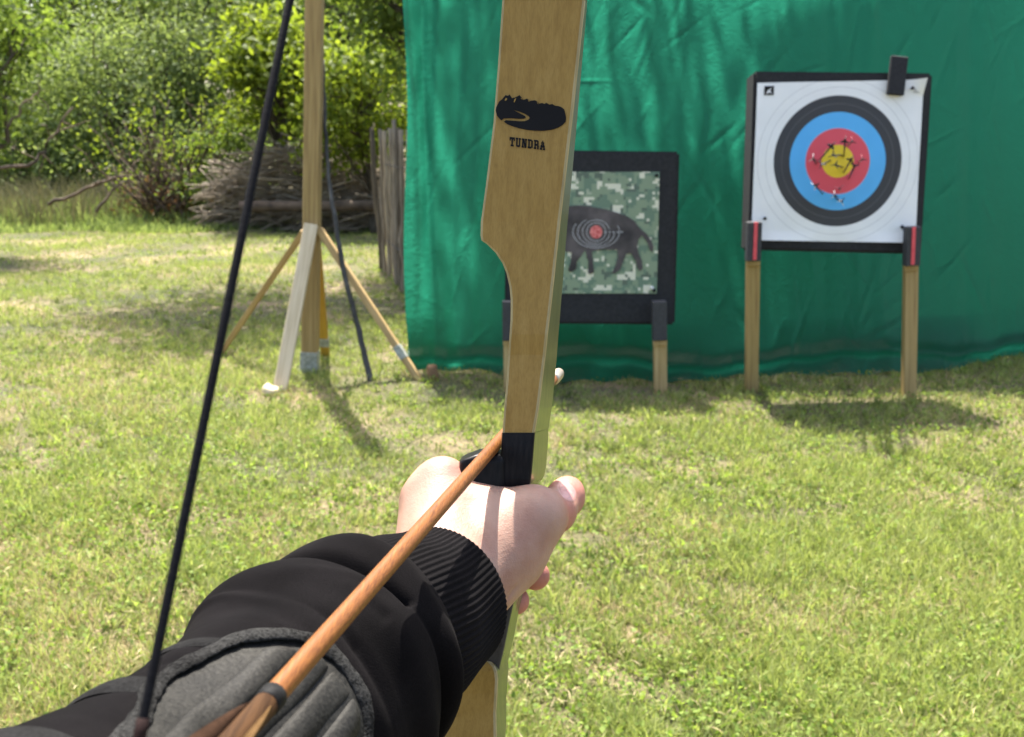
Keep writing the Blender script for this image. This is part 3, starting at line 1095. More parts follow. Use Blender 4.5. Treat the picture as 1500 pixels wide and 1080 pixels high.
def ring_target_material(R):
    m, nt, b, out = new_mat('ring_target_print')
    tc = nt.nodes.new('ShaderNodeTexCoord')
    sp = nt.nodes.new('ShaderNodeSeparateXYZ')
    nt.links.new(tc.outputs['Object'], sp.inputs[0])
    cb = nt.nodes.new('ShaderNodeCombineXYZ')
    nt.links.new(sp.outputs['X'], cb.inputs['X'])
    nt.links.new(sp.outputs['Z'], cb.inputs['Z'])
    ln = N(nt, 'ShaderNodeVectorMath', _operation='LENGTH')
    nt.links.new(cb.outputs[0], ln.inputs[0])
    dv = N(nt, 'ShaderNodeMath', _operation='DIVIDE')
    dv.inputs[1].default_value = R * 1.25
    nt.links.new(ln.outputs['Value'], dv.inputs[0])
    W = (0.80, 0.80, 0.79)
    K = (0.035, 0.035, 0.038)
    KL = (0.12, 0.12, 0.12)
    B = (0.09, 0.42, 0.80)
    Rd = (0.70, 0.075, 0.10)
    Ye = (0.80, 0.56, 0.02)
    L = (0.45, 0.45, 0.46)
    s = 1 / 1.25
    st = [(0, Ye), (0.2 * s, Rd), (0.396 * s, (0.5, 0.3, 0.35)), (0.402 * s, B), (0.60 * s, K), (0.694 * s, KL), (0.703 * s, K), (0.80 * s, W), (0.898 * s, L), (0.902 * s, W), (0.997 * s, L), (1.002 * s, W)]
    r = ramp(nt, st, 'CONSTANT')
    nt.links.new(dv.outputs[0], r.inputs['Fac'])
    n = N(nt, 'ShaderNodeTexNoise', Scale=9, Detail=4)
    nt.links.new(tc.outputs['Object'], n.inputs['Vector'])
    rr = ramp(nt, [(0.3, (0.93, 0.93, 0.93)), (0.7, (1, 1, 1))])
    nt.links.new(n.outputs['Fac'], rr.inputs['Fac'])
    mx = N(nt, 'ShaderNodeMix', _data_type='RGBA', _blend_type='MULTIPLY')
    mx.inputs[0].default_value = 1
    nt.links.new(r.outputs['Color'], mx.inputs[6])
    nt.links.new(rr.outputs['Color'], mx.inputs[7])
    nt.links.new(mx.outputs[2], b.inputs['Base Color'])
    b.inputs['Roughness'].default_value = 0.6
    add_bump(nt, b, n.outputs['Fac'], 0.15, 0.01)
    return m


M['ink'] = mat_noise('black_ink', [(0.3, (0.006, 0.006, 0.007)), (0.7, (0.010, 0.010, 0.011))], (1, 1, 1), 30, 0.7, 2, 0, spec=0.1)
M['grey_ink'] = mat_noise('grey_ink', [(0.3, (0.25, 0.25, 0.26)), (0.7, (0.32, 0.32, 0.33))], (1, 1, 1), 30, 0.6, 2, 0)
M['white_ink'] = mat_noise('white_ink', [(0.3, (0.7, 0.7, 0.7)), (0.7, (0.78, 0.78, 0.78))], (1, 1, 1), 30, 0.6, 2, 0)


def build_ring_target():
    gl, gr = at_ground(1101, 574), at_ground(1333, 588)
    Y = (gl[1] + gr[1]) / 2
    root = thing('ring_target', 'foam target stand with white paper face of coloured rings', 'target', (gl + gr) / 2)
    lean = 0.10
    yb, yt = Y + 0.02, Y + 0.02 + lean
    cr = [at_y(1105, 104, yt), at_y(1367, 107, yt), at_y(1350, 372, yb), at_y(1096, 366, yb)]
    plane, n = plane_from(cr)
    quad_block('foam_block', cr, 0.17, M['foam'], root, 0.012)
    # legs stand in front of the foam and carry it on brackets
    for (xt, yt_, xb, yb_, red, bk) in ((1103, 380, 1101, 577, 1107, (1093, 325, 1114, 382)), (1334, 388, 1332, 590, 1338.5, (1325, 332, 1346, 389))):
        gb = at_ground(xb, yb_ - 3)
        tp = at_y(xt, yt_ - 8, Y - 0.015)
        beam('leg', gb + [0, 0, -0.06], tp, 0.064, 0.045, M['pine_post'], root, 0.003)
        a = at_y(xt, yt_ + 9, Y - 0.04)
        b = at_y(xt, yt_ - 1, Y - 0.04)
        beam('end_block', a, b, 0.066, 0.03, M['pine_post'], root, 0.002)
        ca = at_y((bk[0] + bk[2]) / 2 - 1, bk[3], Y - 0.055)
        cb = at_y((bk[0] + bk[2]) / 2 + 1, bk[1], Y - 0.055)
        br = beam('bracket', ca, cb, 0.068, 0.06, M['grey_strap'], root, 0.003)
        rs = beam('stripe', at_y(red - 1.5, bk[3] - 1, Y - 0.0875), at_y(red + 0.5, bk[1] + 0.5, Y - 0.0875), 0.017, 0.006, M['red'], br, 0.001)
    cen = plane(1226.5, 236.5, 0.004)
    Rm = np.linalg.norm(plane(1226.5 + 117, 236.5, 0.004) - cen)
    fm = ring_target_material(Rm)

    def curl(u, w):
        c = 0.0
        c += 0.05 * max(0, (u - 0.90) / 0.10) ** 2 * max(0, (0.10 - w) / 0.10) ** 1
        c += 0.012 * max(0, (w - 0.94) / 0.06) * (0.4 + 0.6 * math.sin(9 * u))
        return c
    paper_grid('paper_face', [(1109, 122), (1352, 117), (1340, 356), (1100, 352)], plane, 0.003, fm, root, 60, 0.006, curl, cen)
    # printed marks in the upper corners
    flat_poly('printed_emblem', [(1119, 127), (1133, 126.5), (1132.5, 140), (1118.5, 140)], 0.0115, M['ink'], root, plane)
    flat_poly('printed_streak', [(1121, 139), (1124, 133), (1130, 129), (1127, 134), (1131, 139), (1126, 136)], 0.0125, M['white_ink'], root, plane)
    for k in range(3):
        flat_poly('printed_line', [(1337, 130.5 + 2.4 * k), (1346, 130.8 + 2.4 * k), (1346, 132 + 2.4 * k), (1337, 131.8 + 2.4 * k)], 0.014, M['grey_ink'], root, plane)
    # pins
    for (a, b) in ((1118, 321), (1333, 131), (1318, 333)):
        p, q = plane(a, b, 0.0), plane(a + 0.5, b - 0.5, 0.03)
        A = Acc()
        A.tube(np.array([p, p + (q - p) * 0.6, q, q + (q - p) * 0.15]), [0.003, 0.003, 0.009, 0.004], 8)
        link('pin', A.mesh('pin', M['ink'], smooth=True), root)
    # loose cord by the lower right pin
    A = Acc()
    A.tube(catmull(np.array([plane(1318, 334, 0.02), plane(1323, 341, 0.025), plane(1328, 349, 0.02), plane(1322, 352, 0.015)]), 10), 0.003, 5)
    link('cord', A.mesh('cord', M['grey_strap']), root)
    # rubber strap over the top edge: a thing that could be lifted off
    strap = thing('rubber_strap', 'black rubber clip clamped over the top edge of the ring target', 'clip', plane(1312, 139, 0.03))
    yq = plane(1312, 139, 0.03)[1]
    beam('front_jaw', at_y(1311, 139.5, yq), at_y(1317.5, 83, yq + 0.03), 0.083, 0.026, M['black_strap'], strap, 0.004)
    beam('rear_jaw', at_y(1312, 128, yq + 0.26), at_y(1316.5, 92, yq + 0.24), 0.06, 0.02, M['black_strap'], strap, 0.004)
    beam('spring', at_y(1316, 98, yq + 0.03), at_y(1316, 98, yq + 0.25), 0.03, 0.012, M['black_strap'], strap, 0.003)
    return plane


RING_PLANE = build_ring_target()


def build_stuck_arrows():
    dk, wh, pk, yl = (0.02, 0.02, 0.025), (0.75, 0.77, 0.78), (0.62, 0.2, 0.22), (0.35, 0.33, 0.1)
    fm = {}

    def fl(c):
        if c not in fm:
            fm[c] = mat_noise('vane_%d' % len(fm), [(0.3, tuple(x * 0.85 for x in c)), (0.7, c)], (1, 1, 1), 50, 0.5, 2, 0)
        return fm[c]
    shaft_m = mat_noise('carbon_shaft', [(0.3, (0.012, 0.012, 0.014)), (0.7, (0.02, 0.02, 0.022))], (1, 1, 1), 30, 0.4, 2, 0)
    spec = [((1220.7, 211), (1200, 238), dk, 'dark arrow leaning across the upper left of the yellow centre'),
            ((1238, 204), (1238.8, 230), dk, 'dark arrow standing above the middle of the yellow centre'),
            ((1248.5, 207), (1244, 213), pk, 'pink vaned arrow at the top of the red ring'),
            ((1219, 227.6), (1238, 227), dk, 'dark arrow lying across the upper yellow centre'),
            ((1247.8, 232), (1238, 253), dk, 'dark arrow crossing the right side of the yellow centre'),
            ((1203, 242), (1220, 234), dk, 'dark arrow at the left rim of the yellow centre'),
            ((1222.8, 241.5), (1238, 245), dk, 'dark arrow lying across the lower yellow centre'),
            ((1252.6, 242), (1246, 262), dk, 'dark arrow hanging below the right rim of the yellow centre'),
            ((1263.8, 233), (1261, 237), pk, 'pink vaned arrow at the right of the red ring'),
            ((1191, 232), (1198, 239), wh, 'white vaned arrow at the left of the red ring'),
            ((1193, 271), (1209, 284), wh, 'white vaned arrow at the lower left border of red and blue'),
            ((1222.5, 286), (1229, 292), wh, 'white vaned arrow in the lower blue ring, left one of the close pair'),
            ((1233.5, 296), (1228, 290), wh, 'white vaned arrow lowest in the blue ring'),
            ((1230, 276), (1233, 277), pk, 'short pink vaned arrow at the bottom of the red ring')]
    for (f, e, c, lab) in spec:
        hit = RING_PLANE(e[0], e[1], -0.03)
        back = at_y(f[0], f[1], hit[1] - 0.50)
        root = thing('stuck_arrow', lab, 'arrow', hit, 'arrows stuck in the ring target')
        d = back - hit
        L = np.linalg.norm(d)
        d /= L
        A = Acc()
        A.tube(np.array([hit, back]), 0.0040, 8)
        link('shaft', A.mesh('shaft', shaft_m, smooth=True), root)
        A = Acc()
        A.tube(np.array([back - d * 0.005, back + d * 0.008, back + d * 0.012]), [0.0036, 0.0042, 0.003], 8)
        link('nock', A.mesh('nock', fl(dk), smooth=True), root)
        s = np.cross(d, [0, 0, 1.0])
        s /= np.linalg.norm(s)
        u = np.cross(s, d)
        a0 = rng.uniform(0, 2)
        for k in range(3):
            an = a0 + k * 2 * math.pi / 3
            r = s * math.cos(an) + u * math.sin(an)
            tt = np.cross(d, r) * 0.0009
            b0 = back - d * 0.075
            prof = [b0 + r * 0.003, b0 + d * 0.02 + r * 0.017, b0 + d * 0.045 + r * 0.022, b0 + d * 0.058 + r * 0.018, b0 + d * 0.062 + r * 0.003]
            v = [p + tt for p in prof] + [p - tt for p in prof]
            m_ = len(prof)
            q = [(i, i + 1, m_ + i + 1, m_ + i) for i in range(m_ - 1)]
            bmv = np_mesh('vane', v, q, [(0, 1, 2), (0, 2, 3), (0, 3, 4), (m_, m_ + 2, m_ + 1), (m_, m_ + 3, m_ + 2), (m_, m_ + 4, m_ + 3)], mats=[fl(c if k != 1 else dk)])
            link('vane', bmv, root)


build_stuck_arrows()


def build_boar_target():
    gr = at_ground(968, 573)
    gl = at_ground(747, 573)
    Y = gr[1]
    root = thing('animal_target', 'foam target stand with camouflage paper showing a dark boar', 'target', (gl + gr) / 2)
    yb, yt = Y + 0.03, Y + 0.13
    cr = [at_y(741, 219, yt), at_y(996, 222, yt), at_y(989, 476, yb), at_y(739, 474, yb)]
    plane, n = plane_from(cr)
    quad_block('foam_block', cr, 0.17, M['foam'], root, 0.012)
    for (xt, g) in ((966.5, gr), (747, gl)):
        beam('leg', g + [0, 0, -0.06], at_y(xt, 486, Y - 0.01), 0.066, 0.05, M['pine'], root, 0.003)
        br = beam('bracket', at_y(xt - 0.5, 498, Y - 0.045), at_y(xt - 1, 441, Y - 0.045), 0.072, 0.06, M['grey_strap'], root, 0.003)
        beam('end_block', at_y(xt, 505, Y - 0.037), at_y(xt, 498.5, Y - 0.037), 0.07, 0.04, M['pine'], root, 0.002)
        beam('ledge', at_y(xt, 494, Y - 0.02), at_y(xt, 484, Y + 0.22) , 0.05, 0.04, M['pine'], root, 0.003)
    # camouflage paper
    m, nt, b, out = new_mat('camouflage_print')
    tc = nt.nodes.new('ShaderNodeTexCoord')
    sn = N(nt, 'ShaderNodeVectorMath', _operation='SNAP')
    sn.inputs[1].default_value = (0.0135, 1.0, 0.0135)
    nt.links.new(tc.outputs['Object'], sn.inputs[0])

    def layer(sc, off, lo, stretch=(1, 1, 1)):
        mp = nt.nodes.new('ShaderNodeMapping')
        mp.inputs['Location'].default_value = off
        mp.inputs['Scale'].default_value = stretch
        nt.links.new(sn.outputs[0], mp.inputs['Vector'])
        n_ = N(nt, 'ShaderNodeTexNoise', Scale=sc, Detail=2.5, Roughness=0.6)
        nt.links.new(mp.outputs[0], n_.inputs['Vector'])
        g_ = N(nt, 'ShaderNodeMath', _operation='GREATER_THAN')
        g_.inputs[1].default_value = lo
        nt.links.new(n_.outputs['Fac'], g_.inputs[0])
        return g_.outputs[0]
    col = None
    base = (0.20, 0.26, 0.16, 1)
    for i, (sc, off, lo, c, st_) in enumerate(((13, (1, 0, 2), 0.52, (0.12, 0.185, 0.12, 1), (1, 1, 1)), (16, (5, 0, 7), 0.60, (0.085, 0.115, 0.08, 1), (1, 1, 1)),
                                               (17, (9, 0, 3), 0.575, (0.62, 0.60, 0.46, 1), (0.8, 1, 1.15)), (15, (3, 0, 11), 0.64, (0.32, 0.36, 0.25, 1), (1, 1, 1)))):
        f = layer(sc, off, lo, st_)
        mx = N(nt, 'ShaderNodeMix', _data_type='RGBA')
        nt.links.new(f, mx.inputs[0])
        if col is None:
            mx.inputs[6].default_value = base
        else:
            nt.links.new(col, mx.inputs[6])
        mx.inputs[7].default_value = c
        col = mx.outputs[2]
    nt.links.new(col, b.inputs['Base Color'])
    b.inputs['Roughness'].default_value = 0.55
    cen = plane(870, 340, 0.003)
    paper_grid('paper_face', [(772, 252), (966, 252), (962, 430), (768, 430)], plane, 0.003, m, root, 30, 0.004, None, cen)
    boar_m = mat_noise('boar_print', [(0.3, (0.022, 0.017, 0.016)), (0.5, (0.06, 0.048, 0.046)), (0.7, (0.115, 0.094, 0.09))], (1, 1, 1), 9, 0.55, 5, 0)
    pts = [(776, 352), (772, 345), (782, 332), (794, 318), (800, 306), (806, 310), (818, 304), (836, 302), (853, 301), (869, 304), (888, 307), (904, 312), (918, 317), (929, 324), (937, 335), (947, 343), (953, 352),
           (957, 361), (955, 370), (951, 365), (948, 355), (940, 345), (935, 351), (933, 361), (935, 372), (940, 382), (941, 394), (937, 397), (933, 392), (931, 382), (924, 371), (917, 372), (912, 384), (908, 395), (900, 401), (896, 400), (901, 391), (905, 377),
           (904, 366), (895, 366), (885, 366), (873, 367), (867, 369), (868, 382), (870, 399), (865, 402), (861, 400), (862, 384), (857, 366), (852, 374), (845, 383), (843, 395), (836, 399), (832, 396), (836, 384), (837, 370), (826, 368), (812, 372), (800, 366), (790, 356)]
    flat_poly('boar_figure', pts, 0.0115, boar_m, root, plane)
    gm = mat_noise('scoring_line', [(0.3, (0.34, 0.33, 0.33)), (0.7, (0.50, 0.49, 0.49))], (1, 1, 1), 20, 0.6, 2, 0)
    rm = mat_noise('red_bull', [(0.35, (0.45, 0.05, 0.05)), (0.65, (0.75, 0.25, 0.22))], (1, 1, 1), 70, 0.6, 2, 0)
    cx, cy = 873, 340
    flat_poly('bull', [(cx + 9 * math.cos(a), cy + 9.5 * math.sin(a)) for a in np.linspace(0, 2 * math.pi, 20, endpoint=False)], 0.013, rm, root, plane)

    def arc(rx, ry, a0, a1, ox=0.0, wd=0.9):
        k = np.linspace(a0, a1, 40)
        v = []
        for a in k:
            for r in (-wd / 2, wd / 2):
                v.append(plane(cx + ox + (rx + r) * math.cos(a), cy + (ry + r) * math.sin(a), 0.013))
        q = [(2 * i, 2 * i + 1, 2 * i + 3, 2 * i + 2) for i in range(39)]
        link('scoring_ring', np_mesh('scoring_ring', v, q, mats=[gm]), root)
    arc(14, 13.5, 0, 2 * math.pi)
    arc(20, 17.5, 0.2, 2 * math.pi - 0.2)
    arc(27, 20.5, 0.1, math.pi + 1.0)
    arc(34, 23.5, -0.4, math.pi + 0.55)
    for k in range(5):
        flat_poly('score_dash', [(885 + 6 * k, 339.5), (888 + 6 * k, 339.5), (888 + 6 * k, 341), (885 + 6 * k, 341)], 0.0133, gm, root, plane)
    for (a, b_) in ((960.5, 258), (954, 422), (957, 426)):
        p, q = plane(a, b_, 0.0), plane(a + 0.3, b_ - 0.3, 0.025)
        A = Acc()
        A.tube(np.array([p, p + (q - p) * 0.6, q, q + (q - p) * 0.15]), [0.003, 0.003, 0.009, 0.004], 8)
        link('pin', A.mesh('pin', M['ink'] if a != 954 else M['white_ink'], smooth=True), root)


build_boar_target()


# ------------------------------------------------------------------ bow
def bow_wood(name, a, b_, c, coat=0.5):
    m, nt, b, out = new_mat(name)
    v = coords(nt, (150, 150, 5), rot=(0, math.radians(-6), 0))
    n = N(nt, 'ShaderNodeTexNoise', Scale=1.6, Detail=7, Roughness=0.6, Distortion=0.3)
    nt.links.new(v, n.inputs['Vector'])
    v2 = coords(nt, (900, 900, 9), rot=(0, math.radians(-6), 0))
    n2 = N(nt, 'ShaderNodeTexNoise', Scale=1.6, Detail=4)
    nt.links.new(v2, n2.inputs['Vector'])
    r = ramp(nt, [(0.3, a), (0.5, b_), (0.72, c)])
    nt.links.new(n.outputs['Fac'], r.inputs['Fac'])
    r2 = ramp(nt, [(0.35, (0.72, 0.68, 0.6)), (0.55, (1, 1, 1))])
    nt.links.new(n2.outputs['Fac'], r2.inputs['Fac'])
    mx = N(nt, 'ShaderNodeMix', _data_type='RGBA', _blend_type='MULTIPLY')
    mx.inputs[0].default_value = 0.4
    nt.links.new(r.outputs['Color'], mx.inputs[6])
    nt.links.new(r2.outputs['Color'], mx.inputs[7])
    nt.links.new(mx.outputs[2], b.inputs['Base Color'])
    b.inputs['Roughness'].default_value = 0.5
    b.inputs['Specular IOR Level'].default_value = 0.12
    b.inputs['Coat Weight'].default_value = coat
    b.inputs['Coat Roughness'].default_value = 0.12
    return m


M['bow_belly'] = bow_wood('bow_belly_wood', (0.225, 0.136, 0.031), (0.262, 0.165, 0.041), (0.29, 0.188, 0.052), 0.14)
M['bow_side'] = bow_wood('bow_side_olive', (0.085, 0.085, 0.030), (0.115, 0.115, 0.041), (0.14, 0.138, 0.052), 0.8)  # olive side face, darker and greener than the belly
M['bow_edge'] = bow_wood('bow_edge_highlight', (0.24, 0.19, 0.085), (0.30, 0.24, 0.11), (0.34, 0.28, 0.14), 0.4)  # paler tone paints a highlight along the eased edges
M['bow_black'] = mat_noise('black_bow_laminate', [(0.3, (0.006, 0.006, 0.007)), (0.7, (0.014, 0.013, 0.013))], (400, 400, 8), 1.5, 0.35, 4, 0.05, 0.0005, spec=0.1)
M['grip'] = mat_noise('black_grip_leather', [(0.3, (0.012, 0.012, 0.014)), (0.7, (0.026, 0.026, 0.028))], (1, 1, 1), 300, 0.55, 3, 0.3, 0.0006)

AX = np.array([0.215, -0.192, 0.957])                   # fore-aft direction of the bow in camera coordinates
AX = AX / np.linalg.norm(AX)


def bow_loft(name, st, mats, parent, cut=0.0, cap=True):
    """st rows: py, left px, right px, belly depth z, bow depth d (m), left cut (m). Cross-section with eased edges."""
    rows = []
    for (py, xl, xr, z, d, lc) in st:
        zl, zr = z - (xl - 765) * 7.8e-5, z - (xr - 765) * 7.8e-5
        a, b = C(xl, py, zl), C(xr, py, zr)
        ax = np.array([AX[0], 0.0, AX[2]])
        s = (b - a) / np.linalg.norm(b - a)
        e = min(0.0016, d * 0.2)
        w = np.linalg.norm(b - a)
        c = min(lc, w * 0.5)
        pts = [a + s * e, b - s * e, b - s * e * 0.25 + ax * e * 0.25, b + ax * e, b + ax * (d - e), b + ax * d - s * e,
               a + ax * d + s * (e + c), a + ax * (d - e) + s * c, a + ax * e + s * (c * 0.12), a + s * e * 0.25 + ax * e * 0.25]
        rows.append(pts)
    P = cam2w(np.array(rows))
    n, k = P.shape[:2]
    v = P.reshape(-1, 3)
    q, mi = [], []
    sec = [0, 2, 2, 1, 1, 1, 1, 1, 2, 2]
    for i in range(n - 1):
        for j in range(k):
            j2 = (j + 1) % k
            q.append((i * k + j, (i + 1) * k + j, (i + 1) * k + j2, i * k + j2))
            mi.append(sec[j])
    me = bpy.data.meshes.new(name)
    faces = [tuple(f) for f in q]
    if cap:
        faces += [tuple(range(k)), tuple((n - 1) * k + j for j in reversed(range(k)))]
        mi += [0, 0]
    me.from_pydata([tuple(map(float, p)) for p in v], [], faces)
    for m in mats:
        me.materials.append(m)
    me.polygons.foreach_set('material_index', mi)
    me.update()
    bm = bmesh.new()
    bm.from_mesh(me)
    bmesh.ops.recalc_face_normals(bm, faces=bm.faces)
    bm.to_mesh(me)
    bm.free()
    return link(name, me, parent)


def dense(st, n):
    st = np.array(st, float)
    return [tuple(r) for r in catmull(st, n)]


# string and arrow line in camera coordinates
P_SHELF = C(723, 655, 0.603)
ADIR = P_SHELF - C(402, 1018, 0.315)
ADIR /= np.linalg.norm(ADIR)
NOCK = C(402, 1018, 0.315) + ADIR * ((0.232 - 0.315) / ADIR[2])


def string_px(py):
    return 205 - 0.2037 * (py - 1080)


def build_bow():
    root = thing('recurve_bow', 'wooden recurve bow with black grip held upright in the hand', 'bow', cam2w(C(755, 800, 0.62)))
    wood = [M['bow_belly'], M['bow_side'], M['bow_edge']]
    # upper riser: from the black section up to the limb fade
    up = [(634, 735, 783, 0.600, 0.0470, 0.0), (600, 737.5, 789, 0.600, 0.0455, 0.0), (560, 741, 794, 0.600, 0.043, 0.0), (520, 743.5, 799, 0.600, 0.040, 0.0), (490, 745.5, 802, 0.599, 0.038, 0.0),
          (470, 747, 804.5, 0.599, 0.0365, 0.0), (440, 747.3, 808, 0.599, 0.034, 0.0), (420, 745.5, 810, 0.599, 0.033, 0.0), (400, 741, 812.5, 0.599, 0.0315, 0.0), (385, 735, 814, 0.599, 0.030, 0.0), (370, 725, 815.5, 0.599, 0.0293, 0.0), (358, 713, 817, 0.599, 0.0286, 0.0),
          (352, 704.5, 817.5, 0.599, 0.028, 0.0), (345, 703, 818.3, 0.599, 0.0277, 0.0), (325, 703.5, 820.5, 0.599, 0.0265, 0.0), (270, 711, 827, 0.598, 0.0235, 0.0), (180, 722, 837.5, 0.597, 0.0185, 0.0), (90, 729, 847.5, 0.595, 0.0135, 0.0), (0, 735, 857, 0.593, 0.0095, 0.0)]
    d = []
    for i in range(len(up) - 1):
        a, b = np.array(up[i]), np.array(up[i + 1])
        for t in (0, 0.5):
            d.append(tuple(a + (b - a) * t))
    d.append(up[-1])
    bow_loft('riser', d, wood, root)
    # limbs run on to the tips out of view
    tipU = np.array([string_px(-1560), -1560, 0.50])
    lu = [(0, 735, 857, 0.593, 0.0095, 0), (-120, 744, 864, 0.590, 0.0085, 0), (-400, 762, 868, 0.583, 0.0075, 0), (-800, 775, 855, 0.570, 0.0065, 0), (-1200, 770, 825, 0.545, 0.0055, 0), (-1450, 748, 783, 0.520, 0.005, 0), (-1600, 738, 762, 0.512, 0.005, 0)]
    bow_loft('limb', [(r[0] - (0.6 if i == 0 else 0), *r[1:]) for i, r in enumerate(dense(lu, 36))], wood, root)
    lo = [(968, 694, 712, 0.6055, 0.030, 0), (970.5, 686, 719, 0.6045, 0.030, 0), (976, 678, 724, 0.6025, 0.031, 0), (984, 671, 727.3, 0.601, 0.031, 0), (996, 664, 729, 0.600, 0.031, 0), (1016, 655, 728, 0.599, 0.0305, 0), (1044, 645, 726.3, 0.598, 0.0295, 0), (1085, 632, 727, 0.596, 0.0275, 0), (1180, 610, 726, 0.592, 0.020, 0), (1280, 590, 716, 0.588, 0.012, 0)]
    bow_loft('riser', lo, wood, root)
    ll = [(1280, 590, 716, 0.588, 0.012, 0), (1500, 560, 672, 0.580, 0.0085, 0), (1900, 500, 600, 0.565, 0.007, 0), (2300, 430, 500, 0.545, 0.006, 0), (2600, 350, 395, 0.520, 0.005, 0), (2760, 318, 345, 0.510, 0.005, 0)]
    bow_loft('limb', [(r[0] + (0.6 if i == 0 else 0), *r[1:]) for i, r in enumerate(dense(ll, 36))], wood, root)
    # black section under the shelf line and the grip below it
    gm = [M['bow_black'], M['bow_side'], M['bow_black']]
    bow_loft('riser_insert', dense([(634.4, 734.6, 783, 0.5995, 0.047, 0), (660, 733, 781, 0.5995, 0.0485, 0), (690, 731, 778.5, 0.600, 0.049, 0), (706, 731, 776.5, 0.6005, 0.047, 0), (714, 732.5, 774, 0.602, 0.043, 0), (718, 735, 770, 0.604, 0.038, 0)], 14), gm, root)
    gg = [M['grip'], M['bow_side'], M['grip']]
    g = [(716, 735, 772, 0.604, 0.038, 0), (760, 729, 770, 0.607, 0.036, 0), (820, 722, 762, 0.608, 0.036, 0), (860, 720, 757, 0.607, 0.033, 0), (905, 712, 747, 0.606, 0.029, 0), (950, 692, 738, 0.606, 0.030, 0), (975, 682, 732, 0.606, 0.029, 0), (996, 674, 729.2, 0.606, 0.0245, 0)]
    bow_loft('grip', dense(g, 22), gg, root)
    # shelf: rounded black ledge to the left of the insert
    cs = C(706, 689, 0.620)
    h = 0.0012
    lo_ = cs - np.array([0.032, 0.026, 0.034])
    nn = (56, 44, 58)
    gx, gy, gzz = np.meshgrid(*[lo_[i] + h * np.arange(nn[i]) for i in range(3)], indexing='ij')
    X, Y, Z = gx - cs[0], gy - cs[1], gzz - cs[2]
    q = np.stack([np.abs(X - 0.001) - 0.0085, np.abs(Y) - 0.0065, np.abs(Z) - 0.0145], -1)
    F = np.linalg.norm(np.maximum(q, 0), axis=-1) + np.minimum(q.max(-1), 0) - 0.0055
    # scooped top where the shaft rests, dipping towards the riser
    F = np.maximum(F, 0.0)*0 + F
    pl = (-(Y + 0.004) - 0.42 * (X - 0.0) )
    F = np.maximum(F, pl - 0.0085)
    v, qd = surface_nets(F.astype(np.float32), lo_, h)
    link('arrow_shelf', np_mesh('arrow_shelf', cam2w(v), qd, smooth=True, mats=[M['bow_black']]), root)

    # belly plane for the print
    def belly(px, py, off=0.0005):
        k = np.array(up)[::-1]
        xl, xr, z = [np.interp(py, k[:, 0], k[:, i]) for i in (1, 2, 3)]
        t = (px - xl) / (xr - xl)
        return cam2w(C(px, py, z - (px - 765) * 7.8e-5 - off))

    def pl3(a, b, off):
        return belly(a, b)
    em = [(726, 162), (727, 157), (731, 149), (735, 146), (740.5, 139.5), (744, 140.5), (746.5, 138.5), (750, 144), (754, 143), (757.5, 141.5), (761, 139.5), (764.5, 143.5), (767, 146.5), (772, 144.5), (776, 148), (780, 147.5), (784, 147), (787, 149), (790, 152),
          (794, 151), (798, 152.5), (800, 150.5), (805, 153.5), (809, 152.5), (813, 155), (818, 155.5), (823, 157.5), (826.5, 160.5), (828, 166), (829.3, 173), (828.6, 178.5), (825, 182.5), (818, 187), (808, 190.3), (797, 191.8), (785, 191.8), (772, 190.5), (760, 188), (750, 185), (743, 182), (738, 178.5),
          (741, 176.3), (752, 177), (762, 177.8), (769, 177.6), (774, 175.5), (776, 173), (774.5, 170.5), (768, 166.5), (760, 163.5), (752, 161), (758, 164.5), (765, 167.8), (769.5, 170.5), (770.2, 172.6), (767.5, 174), (760, 174.3), (748, 173.4), (738, 173.8), (734.5, 176.6), (731.5, 174), (728, 169.5)]
    flat_poly('emblem', em, 0, M['ink'], root, pl3)
    # small light notches of snow on the peaks
    sm = M['bow_belly']
    for tri in ([(739, 147.5), (741, 143.5), (743.2, 145), (741.5, 147.5)], [(752.5, 149.5), (753.5, 145.5), (756.3, 143.5), (755.2, 147), (753.5, 150.5)], [(762.5, 143), (766.5, 146), (764, 145.5)], [(773.5, 147), (777, 148.6), (774, 148.4)], [(786.5, 149), (789.5, 153), (787, 151.3)]):
        flat_poly('emblem_peak', tri, 0, sm, root, lambda a, b, o: belly(a, b, 0.0009))
    # lettering, slab capitals built from strokes: x 0..1, y 0..1 down
    L = {
        'T': [(0, 0, 1, .24), (.0, .0, .2, .40), (.8, 0, 1, .40), (.36, 0, .64, 1), (.2, .8, .8, 1)],
        'U': [(.1, 0, .38, .9), (.64, 0, .88, .9), (0, 0, .46, .18), (.56, 0, 1, .18), (.18, .78, .8, 1)],
        'N': [(.08, 0, .34, 1), (.68, 0, .92, 1), (0, 0, .4, .18), (.6, 0, 1, .18), (0, .82, .42, 1), 'D'],
        'D': [(.1, 0, .38, 1), (0, 0, .7, .2), (0, .8, .7, 1), (.66, .1, .95, .9)],
        'R': [(.1, 0, .38, 1), (0, 0, .75, .2), (.62, .06, .9, .5), (.2, .42, .75, .62), (0, .82, .48, 1), (.62, .55, .95, 1)],
        'A': [(.42, 0, .62, .2), (.26, .15, .48, .6), (.54, .15, .78, .6), (.1, .5, .36, 1), (.68, .5, .92, 1), (.3, .58, .72, .74), (0, .82, .44, 1), (.58, .82, 1, 1)],
    }
    x0, y0, lw, lh, gap = 746.6, 200.6, 7.7, 13.5, 1.2
